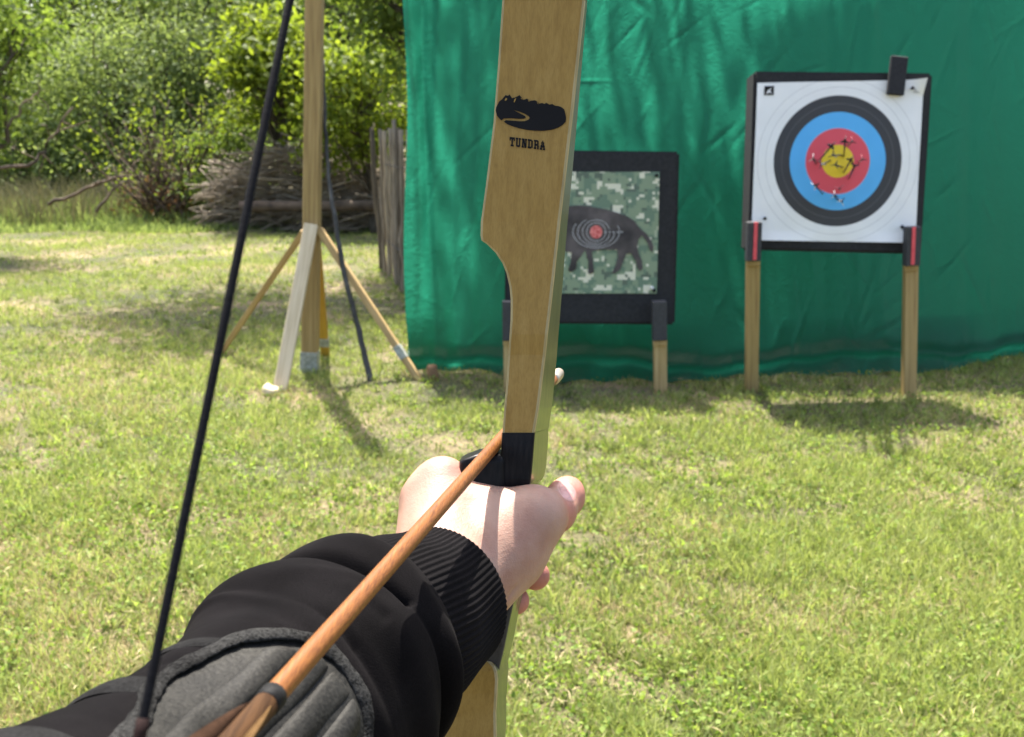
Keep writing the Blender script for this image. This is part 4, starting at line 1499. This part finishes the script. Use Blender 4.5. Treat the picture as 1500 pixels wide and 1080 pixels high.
    for i, ch in enumerate('TUNDRA'):
        bm = bmesh.new()
        ox = x0 + i * (lw + gap)
        oy = y0 + i * 1.05
        for j, s in enumerate(L[ch]):
            if s == 'D':
                cc = [(.2, 0), (.48, 0), (.82, 1), (.54, 1)]
            else:
                cc = [(s[0], s[1]), (s[2], s[1]), (s[2], s[3]), (s[0], s[3])]
            vs = [bm.verts.new(V(belly(ox + a * lw - b * 0.4, oy + b * lh + a * 1.0, 0.0005 + 0.00002 * j))) for a, b in cc]
            bm.faces.new(vs)
        me = bpy.data.meshes.new('letter')
        bm.to_mesh(me)
        bm.free()
        me.materials.append(M['ink'])
        link('letter', me, root)
    # string: tip to nocking point to lower tip
    sp = [C(string_px(-1560), -1560, 0.497), NOCK, C(322, 2740, 0.50)]
    A = Acc()
    pts = np.vstack([np.linspace(sp[0], sp[1], 60), np.linspace(sp[1], sp[2], 40)[1:]])
    A.tube(cam2w(pts), 0.00125, 8)
    sm_ = mat_noise('bowstring_thread', [(0.3, (0.004, 0.004, 0.005)), (0.7, (0.009, 0.009, 0.011))], (1, 1, 6), 300, 0.8, 3, 0.3, 0.0005, spec=0.08)
    st = link('bowstring', A.mesh('bowstring', sm_, smooth=True), root)
    # served section around the nock
    A = Acc()
    k = np.linspace(0, 1, 12)[:, None]
    dv = (sp[0] - NOCK) / np.linalg.norm(sp[0] - NOCK)
    dw = (sp[2] - NOCK) / np.linalg.norm(sp[2] - NOCK)
    A.tube(cam2w(np.vstack([NOCK + dv * 0.035 * (1 - k), NOCK + dw * 0.06 * k[1:]])), 0.0016, 8)
    link('serving', A.mesh('serving', mat_noise('brown_serving', [(0.3, (0.008, 0.005, 0.005)), (0.7, (0.02, 0.011, 0.010))], (1, 1, 1), 400, 0.8, 2, 0.3, 0.0005, spec=0.08), smooth=True), st)


build_bow()


def build_arrow():
    tip = NOCK + ADIR * ((0.832 - NOCK[2]) / ADIR[2])
    root = thing('nocked_arrow', 'orange wooden arrow resting on the bow and pointing at the ring target', 'arrow', cam2w(NOCK))
    m, nt, b, out = new_mat('orange_arrow_wood')
    v = coords(nt, (420, 16, 420), rot=(math.radians(24), 0, math.radians(13)))
    n = N(nt, 'ShaderNodeTexNoise', Scale=4, Detail=6, Distortion=0.4)
    nt.links.new(v, n.inputs['Vector'])
    r = ramp(nt, [(0.3, (0.085, 0.027, 0.005)), (0.5, (0.15, 0.052, 0.009)), (0.75, (0.22, 0.086, 0.017))])
    nt.links.new(n.outputs['Fac'], r.inputs['Fac'])
    nt.links.new(r.outputs['Color'], b.inputs['Base Color'])
    b.inputs['Roughness'].default_value = 0.55
    b.inputs['Specular IOR Level'].default_value = 0.25
    b.inputs['Coat Weight'].default_value = 0.08
    A = Acc()
    A.tube(cam2w(np.linspace(NOCK + ADIR * 0.004, tip - ADIR * 0.028, 30)), 0.0037, 16)
    link('shaft', A.mesh('shaft', m, smooth=True), root)
    A = Acc()
    tl = tip - ADIR * 0.03
    A.tube(cam2w(np.array([tl, tl + ADIR * 0.002, tl + ADIR * 0.02, tl + ADIR * 0.027, tip + ADIR * 0.001, tip + ADIR * 0.003])), [0.0043, 0.0049, 0.0049, 0.0042, 0.0026, 0.0006], 16)
    pm, nt, b, out = new_mat('steel_point')
    b.inputs['Base Color'].default_value = (0.5, 0.42, 0.32, 1)
    b.inputs['Metallic'].default_value = 0.8
    b.inputs['Roughness'].default_value = 0.4
    link('point', A.mesh('point', pm, smooth=True), root)
    A = Acc()
    bb = NOCK + ADIR * ((0.312 - NOCK[2]) / ADIR[2])
    A.tube(cam2w(np.array([NOCK + ADIR * 0.006, bb])), 0.00402, 16)
    link('crest', A.mesh('crest', mat_noise('dark_stained_shaft', [(0.3, (0.02, 0.010, 0.005)), (0.7, (0.06, 0.030, 0.013))], (300, 20, 300), 1.5, 0.7, 4, 0.1, 0.0004, spec=0.08), smooth=True), root)
    # dark whipping band in front of the feathers
    b0 = NOCK + ADIR * ((0.312 - NOCK[2]) / ADIR[2])
    A = Acc()
    A.tube(cam2w(np.array([b0 - ADIR * 0.0032, b0 - ADIR * 0.0028, b0 + ADIR * 0.0028, b0 + ADIR * 0.0032])), [0.0039, 0.0044, 0.0044, 0.0039], 16)
    link('whipping', A.mesh('whipping', mat_noise('black_thread', [(0.3, (0.005, 0.005, 0.005)), (0.7, (0.016, 0.016, 0.016))], (1, 1, 1), 250, 0.7, 2, 0.3, 0.0004, spec=0.1), smooth=True), root)
    A = Acc()
    A.tube(cam2w(np.array([NOCK - ADIR * 0.006, NOCK + ADIR * 0.004, NOCK + ADIR * 0.012])), [0.0036, 0.0046, 0.0044], 12)
    link('nock', A.mesh('nock', M['bow_black'], smooth=True), root)
    brown = mat_noise('brown_feather', [(0.3, (0.015, 0.008, 0.005)), (0.7, (0.045, 0.024, 0.014))], (1, 1, 1), 120, 0.9, 4, 0.3, 0.0005, spec=0.04)
    tan = mat_noise('tan_feather', [(0.3, (0.055, 0.031, 0.012)), (0.7, (0.095, 0.056, 0.024))], (1, 1, 1), 120, 0.9, 4, 0.3, 0.0005, spec=0.04)
    s = np.cross(ADIR, [0, 1.0, 0])
    s /= np.linalg.norm(s)
    u = np.cross(s, ADIR)
    Lf = 0.066
    back = b0 - ADIR * 0.006
    for k, (an, mt) in enumerate(((math.radians(205), tan), (math.radians(85), tan), (math.radians(-38), brown))):
        r = s * math.cos(an) + u * math.sin(an)
        tt = np.cross(ADIR, r) * 0.0004
        t = np.linspace(0, 1, 14)
        hh = 0.0100 * np.clip(t * 1.25, 0, 1) ** 0.75 * np.where(t > 0.9, 1 - (t - 0.9) / 0.1 * 0.8, 1)
        v, q = [], []
        for ti, hi in zip(t, hh):
            p = back - ADIR * Lf * ti + r * 0.0038
            v += [p + tt, p + r * hi + tt, p + r * hi - tt, p - tt]
        for i in range(13):
            for j in range(4):
                j2 = (j + 1) % 4
                q.append((i * 4 + j, i * 4 + j2, i * 4 + 4 + j2, i * 4 + 4 + j))
        link('feather', np_mesh('feather', cam2w(np.array(v)), q, mats=[mt]), root)


build_arrow()


# ------------------------------------------------------------------ the archer's arm
PERSON = thing('person', 'outstretched arm in black sleeve with bare hand gripping the wooden bow', 'person', cam2w(C(60, 1290, 0.31)))

# centre line of the sleeve: px, py, depth, radius (m)
SL = np.array([(668, 862, 0.545, 0.0385), (622, 893, 0.515, 0.0410), (565, 925, 0.485, 0.0470), (500, 968, 0.452, 0.0500), (425, 1042, 0.418, 0.0480),
               (335, 1128, 0.385, 0.0485), (192, 1243, 0.345, 0.0515), (52, 1335, 0.312, 0.0535), (-170, 1470, 0.28, 0.057)], float)
SL[:, 2:] *= np.array([1.05, 1.058, 1.065, 1.065, 1.055, 1.04, 1.02, 1, 1])[:, None]
SLC = np.array([np.append(C(a, b, z), r) for a, b, z, r in SL])


def sleeve_frame(s):
    """s array in station units -> centre, radius, n1 (towards viewer), n2"""
    n = 600
    dens = catmull(SLC, n)
    kk = np.hanning(111)
    kk /= kk.sum()
    pad = np.vstack([2 * dens[:1] - dens[55:0:-1], dens, 2 * dens[-1:] - dens[-2:-57:-1]])
    dens = np.stack([np.convolve(pad[:, i], kk, 'valid') for i in range(4)], -1)
    k = np.clip(np.asarray(s) / (len(SLC) - 1) * (n - 1), 0, n - 1)
    c = np.stack([np.interp(k, np.arange(n), dens[:, i]) for i in range(4)], -1)
    tg = np.gradient(dens[:, :3], axis=0)
    tg /= np.linalg.norm(tg, axis=1)[:, None]
    t = np.stack([np.interp(k, np.arange(n), tg[:, i]) for i in range(3)], -1)
    t /= np.linalg.norm(t, axis=-1)[..., None]
    cc = c[..., :3]
    vw = -C(430, 1000, 1.0) / np.linalg.norm(C(430, 1000, 1.0)) * np.ones_like(cc)
    n1 = vw - (vw * t).sum(-1)[..., None] * t
    n1 /= np.linalg.norm(n1, axis=-1)[..., None]
    n2 = np.cross(t, n1)
    return cc, c[..., 3], n1, n2, t


def sleeve_pt(s, phi, dr=0.0, ds=0.0):
    c, r, n1, n2, t = sleeve_frame(s)
    rr = r + dr
    return c + rr[..., None] * (np.cos(phi)[..., None] * n1 + np.sin(phi)[..., None] * n2) + np.asarray(ds)[..., None] * t if np.ndim(ds) else \
        c + rr[..., None] * (np.cos(phi)[..., None] * n1 + np.sin(phi)[..., None] * n2)


def sleeve_folds(s, phi):
    d = np.zeros_like(s)
    # soft rolls of cloth pushed up behind the cuff: centre s, tilt, phase, half width, height
    for (s0, tl, ph, w, a) in ((2.85, 0.05, 0.6, 0.22, 0.0035), (3.62, 0.10, 0.4, 0.30, 0.0060), (4.4, 0.2, 0.3, 0.25, 0.0025), (5.3, 0.4, 1.2, 0.5, 0.002), (6.2, 0.4, 0.2, 0.5, 0.003), (7.1, 0.5, 1.0, 0.4, 0.003)):
        x = (s - s0 - tl * np.sin(phi - ph)) / w
        d += a * np.exp(-x ** 2) * (0.8 + 0.3 * np.sin(2.0 * phi + 3 * s0))
    # sharp creases between them
    for (s0, tl, ph, w, a) in ((3.17, 0.14, 0.2, 0.06, 0.0060), (4.07, -0.15, 0.3, 0.07, 0.0050), (5.0, 0.5, 0.2, 0.10, 0.0030), (5.75, 0.4, 0.8, 0.12, 0.0025), (6.6, 0.5, 0.5, 0.12, 0.003)):
        x = (s - s0 - tl * np.sin(phi - ph)) / w
        d -= a * np.exp(-np.abs(x) ** 1.5) * np.clip(0.6 + 0.6 * np.sin(phi * 1.5 + s0 * 2.3), 0.1, 1)
    rw = np.random.default_rng(21)
    for k in range(46):
        s0, p0 = rw.uniform(2.5, 7.8), rw.uniform(-2.6, 2.6)
        a = rw.uniform(0.0007, 0.0022) * rw.choice([-1, 1])
        an = rw.normal(0.0, 0.5)
        L, w = rw.uniform(0.25, 0.7), rw.uniform(0.05, 0.13)
        u = (phi - p0) * math.cos(an) + (s - s0) * math.sin(an)
        x = -(phi - p0) * math.sin(an) + (s - s0) * math.cos(an)
        d = d + a * np.exp(-(x / w) ** 2 - (u / L) ** 2)
    d += 0.0012 * np.sin(3 * phi + 2.1 * s) + 0.0010 * np.sin(5 * phi - 3.3 * s + 1)
    return d * (1 - 0.6 * np.clip((s - 4.3) / 0.5, 0, 1))


def grid_tube(name, S, PH, pos, mat, parent, close=True):
    ns, npf = S.shape
    i = np.arange(ns * npf).reshape(ns, npf)
    j = np.roll(i, -1, axis=1)
    q = np.stack([i[:-1], j[:-1], j[1:], i[1:]], -1).reshape(-1, 4)
    me = np_mesh(name, cam2w(pos).reshape(-1, 3), q, smooth=True, mats=[mat])
    bm = bmesh.new()
    bm.from_mesh(me)
    bmesh.ops.recalc_face_normals(bm, faces=bm.faces)
    bm.to_mesh(me)
    bm.free()
    return link(name, me, parent)


def cloth_mat(name, lo, hi, scale, bump, sheen=0.25):
    m, nt, b, out = new_mat(name)
    v = coords(nt)
    n = N(nt, 'ShaderNodeTexNoise', Scale=scale, Detail=3)
    nt.links.new(v, n.inputs['Vector'])
    n2 = N(nt, 'ShaderNodeTexNoise', Scale=28, Detail=4)
    nt.links.new(v, n2.inputs['Vector'])
    ad = N(nt, 'ShaderNodeMath', _operation='MULTIPLY')
    nt.links.new(n.outputs['Fac'], ad.inputs[0])
    nt.links.new(n2.outputs['Fac'], ad.inputs[1])
    r = ramp(nt, [(0.15, lo), (0.4, hi)])
    nt.links.new(ad.outputs[0], r.inputs['Fac'])
    nt.links.new(r.outputs['Color'], b.inputs['Base Color'])
    b.inputs['Roughness'].default_value = 0.95
    b.inputs['Specular IOR Level'].default_value = 0.04
    b.inputs['Sheen Weight'].default_value = sheen
    b.inputs['Sheen Roughness'].default_value = 0.5
    b.inputs['Sheen Tint'].default_value = (0.5, 0.45, 0.47, 1)
    add_bump(nt, b, n.outputs['Fac'], bump, 0.0006)
    return m


M['fleece'] = cloth_mat('black_fleece', (0.0025, 0.0022, 0.0024), (0.006, 0.0053, 0.0057), 1400, 0.3, 0.012)
M['rib_knit'] = cloth_mat('black_rib_knit', (0.003, 0.0028, 0.003), (0.008, 0.0072, 0.0077), 1600, 0.35, 0.015)


def build_sleeve():
    # cuff: ribbed band, ribs are real ridges
    ns, npf = 60, 660
    s = np.linspace(0.45, 2.9, ns)
    ph = np.linspace(0, 2 * math.pi, npf, endpoint=False)
    S, PH = np.meshgrid(s, ph, indexing='ij')
    edge = np.clip((S - 0.45) / 0.12, 0, 1)
    lip = -0.0035 * (1 - np.sqrt(1 - (1 - edge) ** 2))
    rib = 0.00042 * np.sin(PH * 88) * np.clip(edge * 1.2, 0.25, 1)
    dr = -0.0002 + lip + rib + 0.0012 * np.sin(2 * PH + 1 + S) - 0.004 * np.clip((S - 1.6) / 0.9, 0, 1)
    pos = sleeve_pt(np.clip(S, 0, 8), PH, dr)
    # turn the knitted edge inwards so the band has thickness
    inner = sleeve_pt(np.clip(S[:8], 0, 8) + 0.02, PH[:8], dr[:8] - 0.0035)[::-1]
    pos = np.concatenate([inner, pos], 0)
    S2 = np.zeros(pos.shape[:2])
    # sleeve body
    ns, npf = 330, 220
    s = np.concatenate([np.linspace(2.38, 2.7, 50, endpoint=False), np.linspace(2.7, 8, ns - 50)])
    ph = np.linspace(0, 2 * math.pi, npf, endpoint=False)
    Sb, PHb = np.meshgrid(s, ph, indexing='ij')
    st = Sb - 0.12 * np.sin(PHb - 0.9)
    f = np.clip((Sb - 2.38) / 0.30, 0, 1)
    lip = np.sqrt(np.clip(1 - (1 - f) ** 2, 0, 1))
    drb = -0.007 + 0.0105 * lip + sleeve_folds(Sb, PHb) * np.clip((Sb - 2.45) / 0.3, 0, 1)
    drb -= 0.003 * np.clip((Sb - 4.0) / 0.5, 0, 1) * np.clip(1 - (Sb - 7) / 1, 0, 1)
    posb = sleeve_pt(np.clip(Sb - 0.05 * np.sin(PHb * 2 - 0.9), 0, 8), PHb, drb)
    sl = grid_tube('sleeve', Sb, PHb, posb, M['fleece'], PERSON)
    grid_tube('cuff', S2, S2, pos, M['rib_knit'], sl)


build_sleeve()


def build_guard():
    """padded arm guard strapped over the sleeve"""
    pad = cloth_mat('grey_guard_leather', (0.006, 0.0058, 0.0050), (0.024, 0.023, 0.0195), 600, 0.5, 0.008)
    pad.node_tree.nodes['Principled BSDF'].inputs['Roughness'].default_value = 0.62
    pad.node_tree.nodes['Principled BSDF'].inputs['Specular IOR Level'].default_value = 0.15
    bind_m = cloth_mat('grey_guard_binding', (0.003, 0.003, 0.003), (0.030, 0.030, 0.029), 800, 0.9, 0.008)
    strap_m = cloth_mat('black_elastic', (0.006, 0.006, 0.006), (0.018, 0.018, 0.018), 900, 0.5, 0.01)
    root = bpy.data.objects.new('arm_guard', None)
    COL.objects.link(root)
    root.location = V(cam2w(C(330, 1040, 0.36)))
    attach_loc = root.location.copy()
    root.parent = PERSON
    root.matrix_parent_inverse = Matrix.Translation(PERSON.location).inverted()
    S0, S1 = 4.46, 7.8
    P0, P1 = GUARD_PHI

    def dom(u, w):
        """u along the arm 0..1 from the hand end, w across 0..1"""
        # rounded front end
        wc = (w - 0.5) * 2
        front = S0 + 0.55 * np.abs(wc) ** 3.0 - 0.06 * wc
        s = front + (S1 - front) * u
        narrow = 1.0
        top = np.radians(33 + 13 * np.exp(-((s - 5.65) / 0.95) ** 2) - 6 * np.clip((s - 6.4) / 1.4, 0, 1))
        ph = P0 + (top - P0) * w
        return s, ph
    nu, nw = 200, 170
    u, w = np.meshgrid(np.linspace(0, 1, nu), np.linspace(0, 1, nw), indexing='ij')
    s, ph = dom(u, w)
    base = 0.0045
    nr = 5
    body = base + 0.0010 * np.sin(4 * u + 5 * w)
    pos = sleeve_pt(s, ph, body)
    me_q = lambda a, b: np.stack([np.arange(a * b).reshape(a, b)[:-1, :-1], np.arange(a * b).reshape(a, b)[1:, :-1], np.arange(a * b).reshape(a, b)[1:, 1:], np.arange(a * b).reshape(a, b)[:-1, 1:]], -1).reshape(-1, 4)
    link('panel', np_mesh('panel', cam2w(pos).reshape(-1, 3), me_q(nu, nw), smooth=True, mats=[pad]), root)
    # padded ribs running along the arm
    for k in range(nr):
        w0, w1 = 0.06 + k * 0.88 / nr, 0.06 + (k + 1) * 0.88 / nr - 0.012
        uu, ww = np.meshgrid(np.linspace(0.035, 1, 120), np.linspace(0, 1, 16), indexing='ij')
        s, ph = dom(uu, w0 + (w1 - w0) * ww)
        ph = P0 + (math.radians(35) - P0) * (w0 + (w1 - w0) * ww)
        prof = np.sqrt(np.clip(1 - (2 * ww - 1) ** 2, 0, 1))
        endr = np.sqrt(np.clip(1 - (1 - np.clip((uu - 0.035) / 0.05, 0, 1)) ** 2, 0, 1))
        dr = base - 0.001 + 0.0030 * prof * endr * (1 + 0.12 * np.sin(7 * uu + 2.1 * k)) + 0.0005 * np.sin(17 * uu + 4 * k + 3 * ww) + 0.0010 * np.sin(4 * uu + 5 * w0)
        link('padding_rib', np_mesh('padding_rib', cam2w(sleeve_pt(s, ph, dr)).reshape(-1, 3), me_q(120, 16), smooth=True, mats=[pad]), root)
    # woven binding round the edge
    e = np.concatenate([np.stack([np.linspace(1, 0, 140), np.full(140, 0.0)], -1), np.stack([np.zeros(90), np.linspace(0, 1, 90)], -1)[1:], np.stack([np.linspace(0, 1, 140), np.ones(140)], -1)[1:]])
    s, ph = dom(e[:, 0], e[:, 1])
    c0 = sleeve_pt(s, ph, np.full(len(s), 0.0055))
    out_, in_ = [], []
    _, _, n1, n2, tt = sleeve_frame(s)
    nrm = np.cos(ph)[:, None] * n1 + np.sin(ph)[:, None] * n2
    tg = np.gradient(c0, axis=0)
    tg /= np.linalg.norm(tg, axis=1)[:, None]
    side = np.cross(tg, nrm)
    ang = np.linspace(0, 2 * math.pi, 14, endpoint=False)
    wob = 1 + 0.12 * np.sin(np.arange(len(s)) * 0.23) + 0.06 * np.sin(np.arange(len(s)) * 0.71)
    v = c0[:, None, :] + (np.cos(ang)[None, :, None] * side[:, None, :] * 0.0036 + np.sin(ang)[None, :, None] * nrm[:, None, :] * 0.0014) * wob[:, None, None]
    n, k = v.shape[:2]
    i = np.arange(n * k).reshape(n, k)
    j = np.roll(i, -1, 1)
    q = np.stack([i[:-1], j[:-1], j[1:], i[1:]], -1).reshape(-1, 4)
    link('binding', np_mesh('binding', cam2w(v).reshape(-1, 3), q, smooth=True, mats=[bind_m]), root)
    # elastic straps passing round the arm
    for (sc, wd) in ((4.95, 0.20), (5.75, 0.26), (7.0, 0.3)):
        aa, ss = np.meshgrid(np.linspace(P1, P0 + 2 * math.pi, 90) if P1 > P0 else np.linspace(P1, P0 - 2 * math.pi, 90), np.linspace(-1, 1, 8), indexing='ij')
        dr = 0.0020 + sleeve_folds(sc + ss * wd * 0.5, aa) - 0.0012 * np.abs(ss) ** 4
        link('strap', np_mesh('strap', cam2w(sleeve_pt(sc + ss * wd * 0.5, aa, dr)).reshape(-1, 3), me_q(90, 8), smooth=True, mats=[strap_m]), root)


GUARD_PHI = (math.radians(-42), math.radians(41))
build_guard()


def build_hand():
    prim = []

    def cone(a, b, ra, rb, k=0.008):
        prim.append((C(*a), C(*b), ra, rb, k))
    # forearm and wrist inside the cuff
    cone((560, 930, 0.515), (625, 885, 0.553), 0.029, 0.027)
    cone((625, 885, 0.553), (662, 850, 0.575), 0.027, 0.0262, 0.012)
    cone((640, 862, 0.562), (640, 830, 0.578), 0.0245, 0.0225, 0.012)
    # metacarpals: back of the hand
    cone((652, 838, 0.574), (648, 708, 0.612), 0.0200, 0.0158, 0.012)
    cone((640, 838, 0.574), (625, 735, 0.610), 0.0195, 0.0158, 0.012)
    cone((636, 846, 0.574), (622, 782, 0.610), 0.0185, 0.0150, 0.012)
    cone((640, 860, 0.572), (634, 828, 0.604), 0.0175, 0.0145, 0.012)
    # palm between them and the grip
    cone((672, 842, 0.578), (690, 765, 0.602), 0.0230, 0.0190, 0.012)
    cone((690, 850, 0.582), (705, 800, 0.598), 0.0190, 0.0190, 0.012)
    # web over the grip
    cone((668, 742, 0.610), (722, 762, 0.602), 0.0165, 0.0165, 0.012)
    cone((722, 760, 0.602), (778, 758, 0.598), 0.0165, 0.0160, 0.010)
    # ball of the thumb
    cone((690, 846, 0.578), (738, 800, 0.594), 0.0222, 0.0222, 0.012)
    cone((712, 852, 0.584), (748, 815, 0.594), 0.0155, 0.0170, 0.012)
    cone((738, 800, 0.594), (784, 758, 0.600), 0.0222, 0.0160, 0.012)
    # thumb
    cone((780, 760, 0.599), (812, 749, 0.620), 0.0160, 0.0130, 0.007)
    cone((812, 749, 0.620), (828, 729, 0.636), 0.0124, 0.0114, 0.004)
    cone((828, 729, 0.636), (832, 722, 0.641), 0.0114, 0.0104, 0.004)
    # fingers closing round the grip
    f = [((648, 708, 0.612), (664, 714, 0.652), (722, 742, 0.668), (768, 770, 0.655), (0.0145, 0.0120, 0.0108, 0.0092)),
         ((625, 735, 0.610), (645, 762, 0.655), (712, 806, 0.676), (784, 843, 0.640), (0.0145, 0.0122, 0.0108, 0.0092)),
         ((622, 782, 0.610), (645, 806, 0.652), (706, 848, 0.672), (755, 880, 0.642), (0.0138, 0.0118, 0.0102, 0.0088)),
         ((634, 828, 0.604), (652, 850, 0.642), (700, 888, 0.656), (736, 905, 0.640), (0.0128, 0.0105, 0.0090, 0.0078))]
    nf = len(prim)
    for a, b, c, d, r in f:
        cone(a, b, r[0], r[1], 0.005)
        cone(b, c, r[1], r[2], 0.004)
        cone(c, d, r[2], r[3], 0.004)
    P = np.array([p[0] for p in prim] + [p[1] for p in prim])
    lo, hi = P.min(0) - 0.03, P.max(0) + 0.03
    h = 0.00105
    n = np.ceil((hi - lo) / h).astype(int)
    ax = [lo[i] + h * np.arange(n[i]) for i in range(3)]
    G = np.stack(np.meshgrid(*ax, indexing='ij'), -1).astype(np.float32)

    def sd(G, p):
        a, b, ra, rb, k = p
        ab = (b - a).astype(np.float32)
        pa = G - a.astype(np.float32)
        t = np.clip((pa @ ab) / float(ab @ ab), 0, 1)
        return np.sqrt(((pa - t[..., None] * ab) ** 2).sum(-1)) - (ra + (rb - ra) * t)

    def smin(a, b, k):
        hh = np.clip(0.5 + 0.5 * (b - a) / k, 0, 1)
        return b + (a - b) * hh - k * hh * (1 - hh)
    F = None
    for p in prim[:nf]:
        d = sd(G, p)
        F = d if F is None else smin(F, d, p[4])
    FF = None
    for fi in range(4):
        ff = None
        for p in prim[nf + fi * 3: nf + fi * 3 + 3]:
            d = sd(G, p)
            ff = d if ff is None else smin(ff, d, p[4])
        FF = ff if FF is None else np.minimum(FF, ff)
    F = smin(F, FF, 0.004)
    # skin folds: shallow grooves across the back of the thumb joint and in the web
    for a, b, r, dep in (((818, 768, 0.608), (834, 742, 0.619), 0.0010, 0.0016), ((824, 772, 0.612), (838, 748, 0.623), 0.0010, 0.0013), ((741, 872, 0.568), (757, 846, 0.574), 0.0012, 0.0012)):
        g = sd(G, (C(*a), C(*b), r, r, 0))
        F = F + dep * np.exp(-(np.clip(g, 0, None) / 0.0016) ** 2)
    v, q = surface_nets(F.astype(np.float32), lo, h)
    # relax the stair pattern
    e = np.vstack([q[:, [0, 1]], q[:, [1, 2]], q[:, [2, 3]], q[:, [3, 0]]])
    for it in range(6):
        s = np.zeros_like(v)
        c = np.zeros(len(v))
        np.add.at(s, e[:, 0], v[e[:, 1]])
        np.add.at(c, e[:, 0], 1)
        v = v + (0.55 if it % 2 == 0 else -0.57) * (s / c[:, None] - v)
    # thumb nail: plate on the back of the last joint, facing the viewer and up
    nc = C(831, 719, 0.624)
    pxy = np.stack([v[:, 0] / v[:, 2] * 1500 + 750, v[:, 1] / v[:, 2] * 1500 + 540], -1)
    a = math.radians(52)
    dx, dy = pxy[:, 0] - 830.5, pxy[:, 1] - 719
    uu = dx * math.cos(a) + dy * math.sin(a)
    ww = -dx * math.sin(a) + dy * math.cos(a)
    rr = np.sqrt((uu / 18.5) ** 2 + (ww / 10.5) ** 2)
    front = v[:, 2] < 0.638
    nail = np.where(front, np.clip((1.04 - rr) / 0.14, 0, 1), 0)
    rim = np.where(front, np.exp(-((rr - 1.08) / 0.13) ** 2), 0)
    v[:, 2] += 0.0005 * rim - 0.0001 * nail
    # redder skin at finger ends and knuckles
    blush = np.zeros(len(v))
    for c, r in (((832, 722, 0.636), 0.016), ((784, 843, 0.640), 0.022), ((762, 878, 0.642), 0.02), ((655, 690, 0.602), 0.014), ((822, 755, 0.61), 0.012), ((736, 905, 0.64), 0.02)):
        d = np.linalg.norm(v - C(*c), axis=1)
        blush = np.maximum(blush, np.exp(-(d / r) ** 2))
    m, nt, b, out = new_mat('skin')
    vv = coords(nt)
    n1 = N(nt, 'ShaderNodeTexNoise', Scale=55, Detail=4)
    n2 = N(nt, 'ShaderNodeTexVoronoi', Scale=950)
    n3 = N(nt, 'ShaderNodeTexNoise', Scale=420, Detail=4)
    for n_ in (n1, n2, n3):
        nt.links.new(vv, n_.inputs['Vector'])
    r = ramp(nt, [(0.3, (0.255, 0.132, 0.090)), (0.45, (0.30, 0.170, 0.120)), (0.6, (0.32, 0.193, 0.140)), (0.75, (0.335, 0.210, 0.155))])
    nt.links.new(n1.outputs['Fac'], r.inputs['Fac'])
    at = nt.nodes.new('ShaderNodeAttribute')
    at.attribute_name = 'blush'
    mx = N(nt, 'ShaderNodeMix', _data_type='RGBA')
    ml = N(nt, 'ShaderNodeMath', _operation='MULTIPLY')
    ml.inputs[1].default_value = 0.75
    nt.links.new(at.outputs['Fac'], ml.inputs[0])
    nt.links.new(ml.outputs[0], mx.inputs[0])
    nt.links.new(r.outputs['Color'], mx.inputs[6])
    mx.inputs[7].default_value = (0.38, 0.11, 0.085, 1)
    an = nt.nodes.new('ShaderNodeAttribute')
    an.attribute_name = 'nail'
    mx2 = N(nt, 'ShaderNodeMix', _data_type='RGBA')
    nt.links.new(an.outputs['Fac'], mx2.inputs[0])
    nt.links.new(mx.outputs[2], mx2.inputs[6])
    mx2.inputs[7].default_value = (0.44, 0.22, 0.19, 1)
    nt.links.new(mx2.outputs[2], b.inputs['Base Color'])
    rg = ramp(nt, [(0, (0.55, 0.55, 0.55)), (1, (0.25, 0.25, 0.25))])
    nt.links.new(an.outputs['Fac'], rg.inputs['Fac'])
    nt.links.new(rg.outputs['Color'], b.inputs['Roughness'])
    b.inputs['Specular IOR Level'].default_value = 0.4
    b.inputs['Subsurface Weight'].default_value = 0.15
    b.inputs['Subsurface Radius'].default_value = (1.0, 0.35, 0.2)
    b.inputs['Subsurface Scale'].default_value = 0.006
    ad = N(nt, 'ShaderNodeMath', _operation='MULTIPLY_ADD')
    ad.inputs[1].default_value = 0.5
    nt.links.new(n2.outputs['Distance'], ad.inputs[0])
    nt.links.new(n3.outputs['Fac'], ad.inputs[2])
    add_bump(nt, b, ad.outputs[0], 0.30, 0.0006)
    me = np_mesh('hand', cam2w(v), q, smooth=True, mats=[m])
    add_attr(me, 'blush', blush * (1 - nail))
    add_attr(me, 'nail', nail)
    bm = bmesh.new()
    bm.from_mesh(me)
    bmesh.ops.recalc_face_normals(bm, faces=bm.faces)
    bm.to_mesh(me)
    bm.free()
    link('hand', me, PERSON)


build_hand()
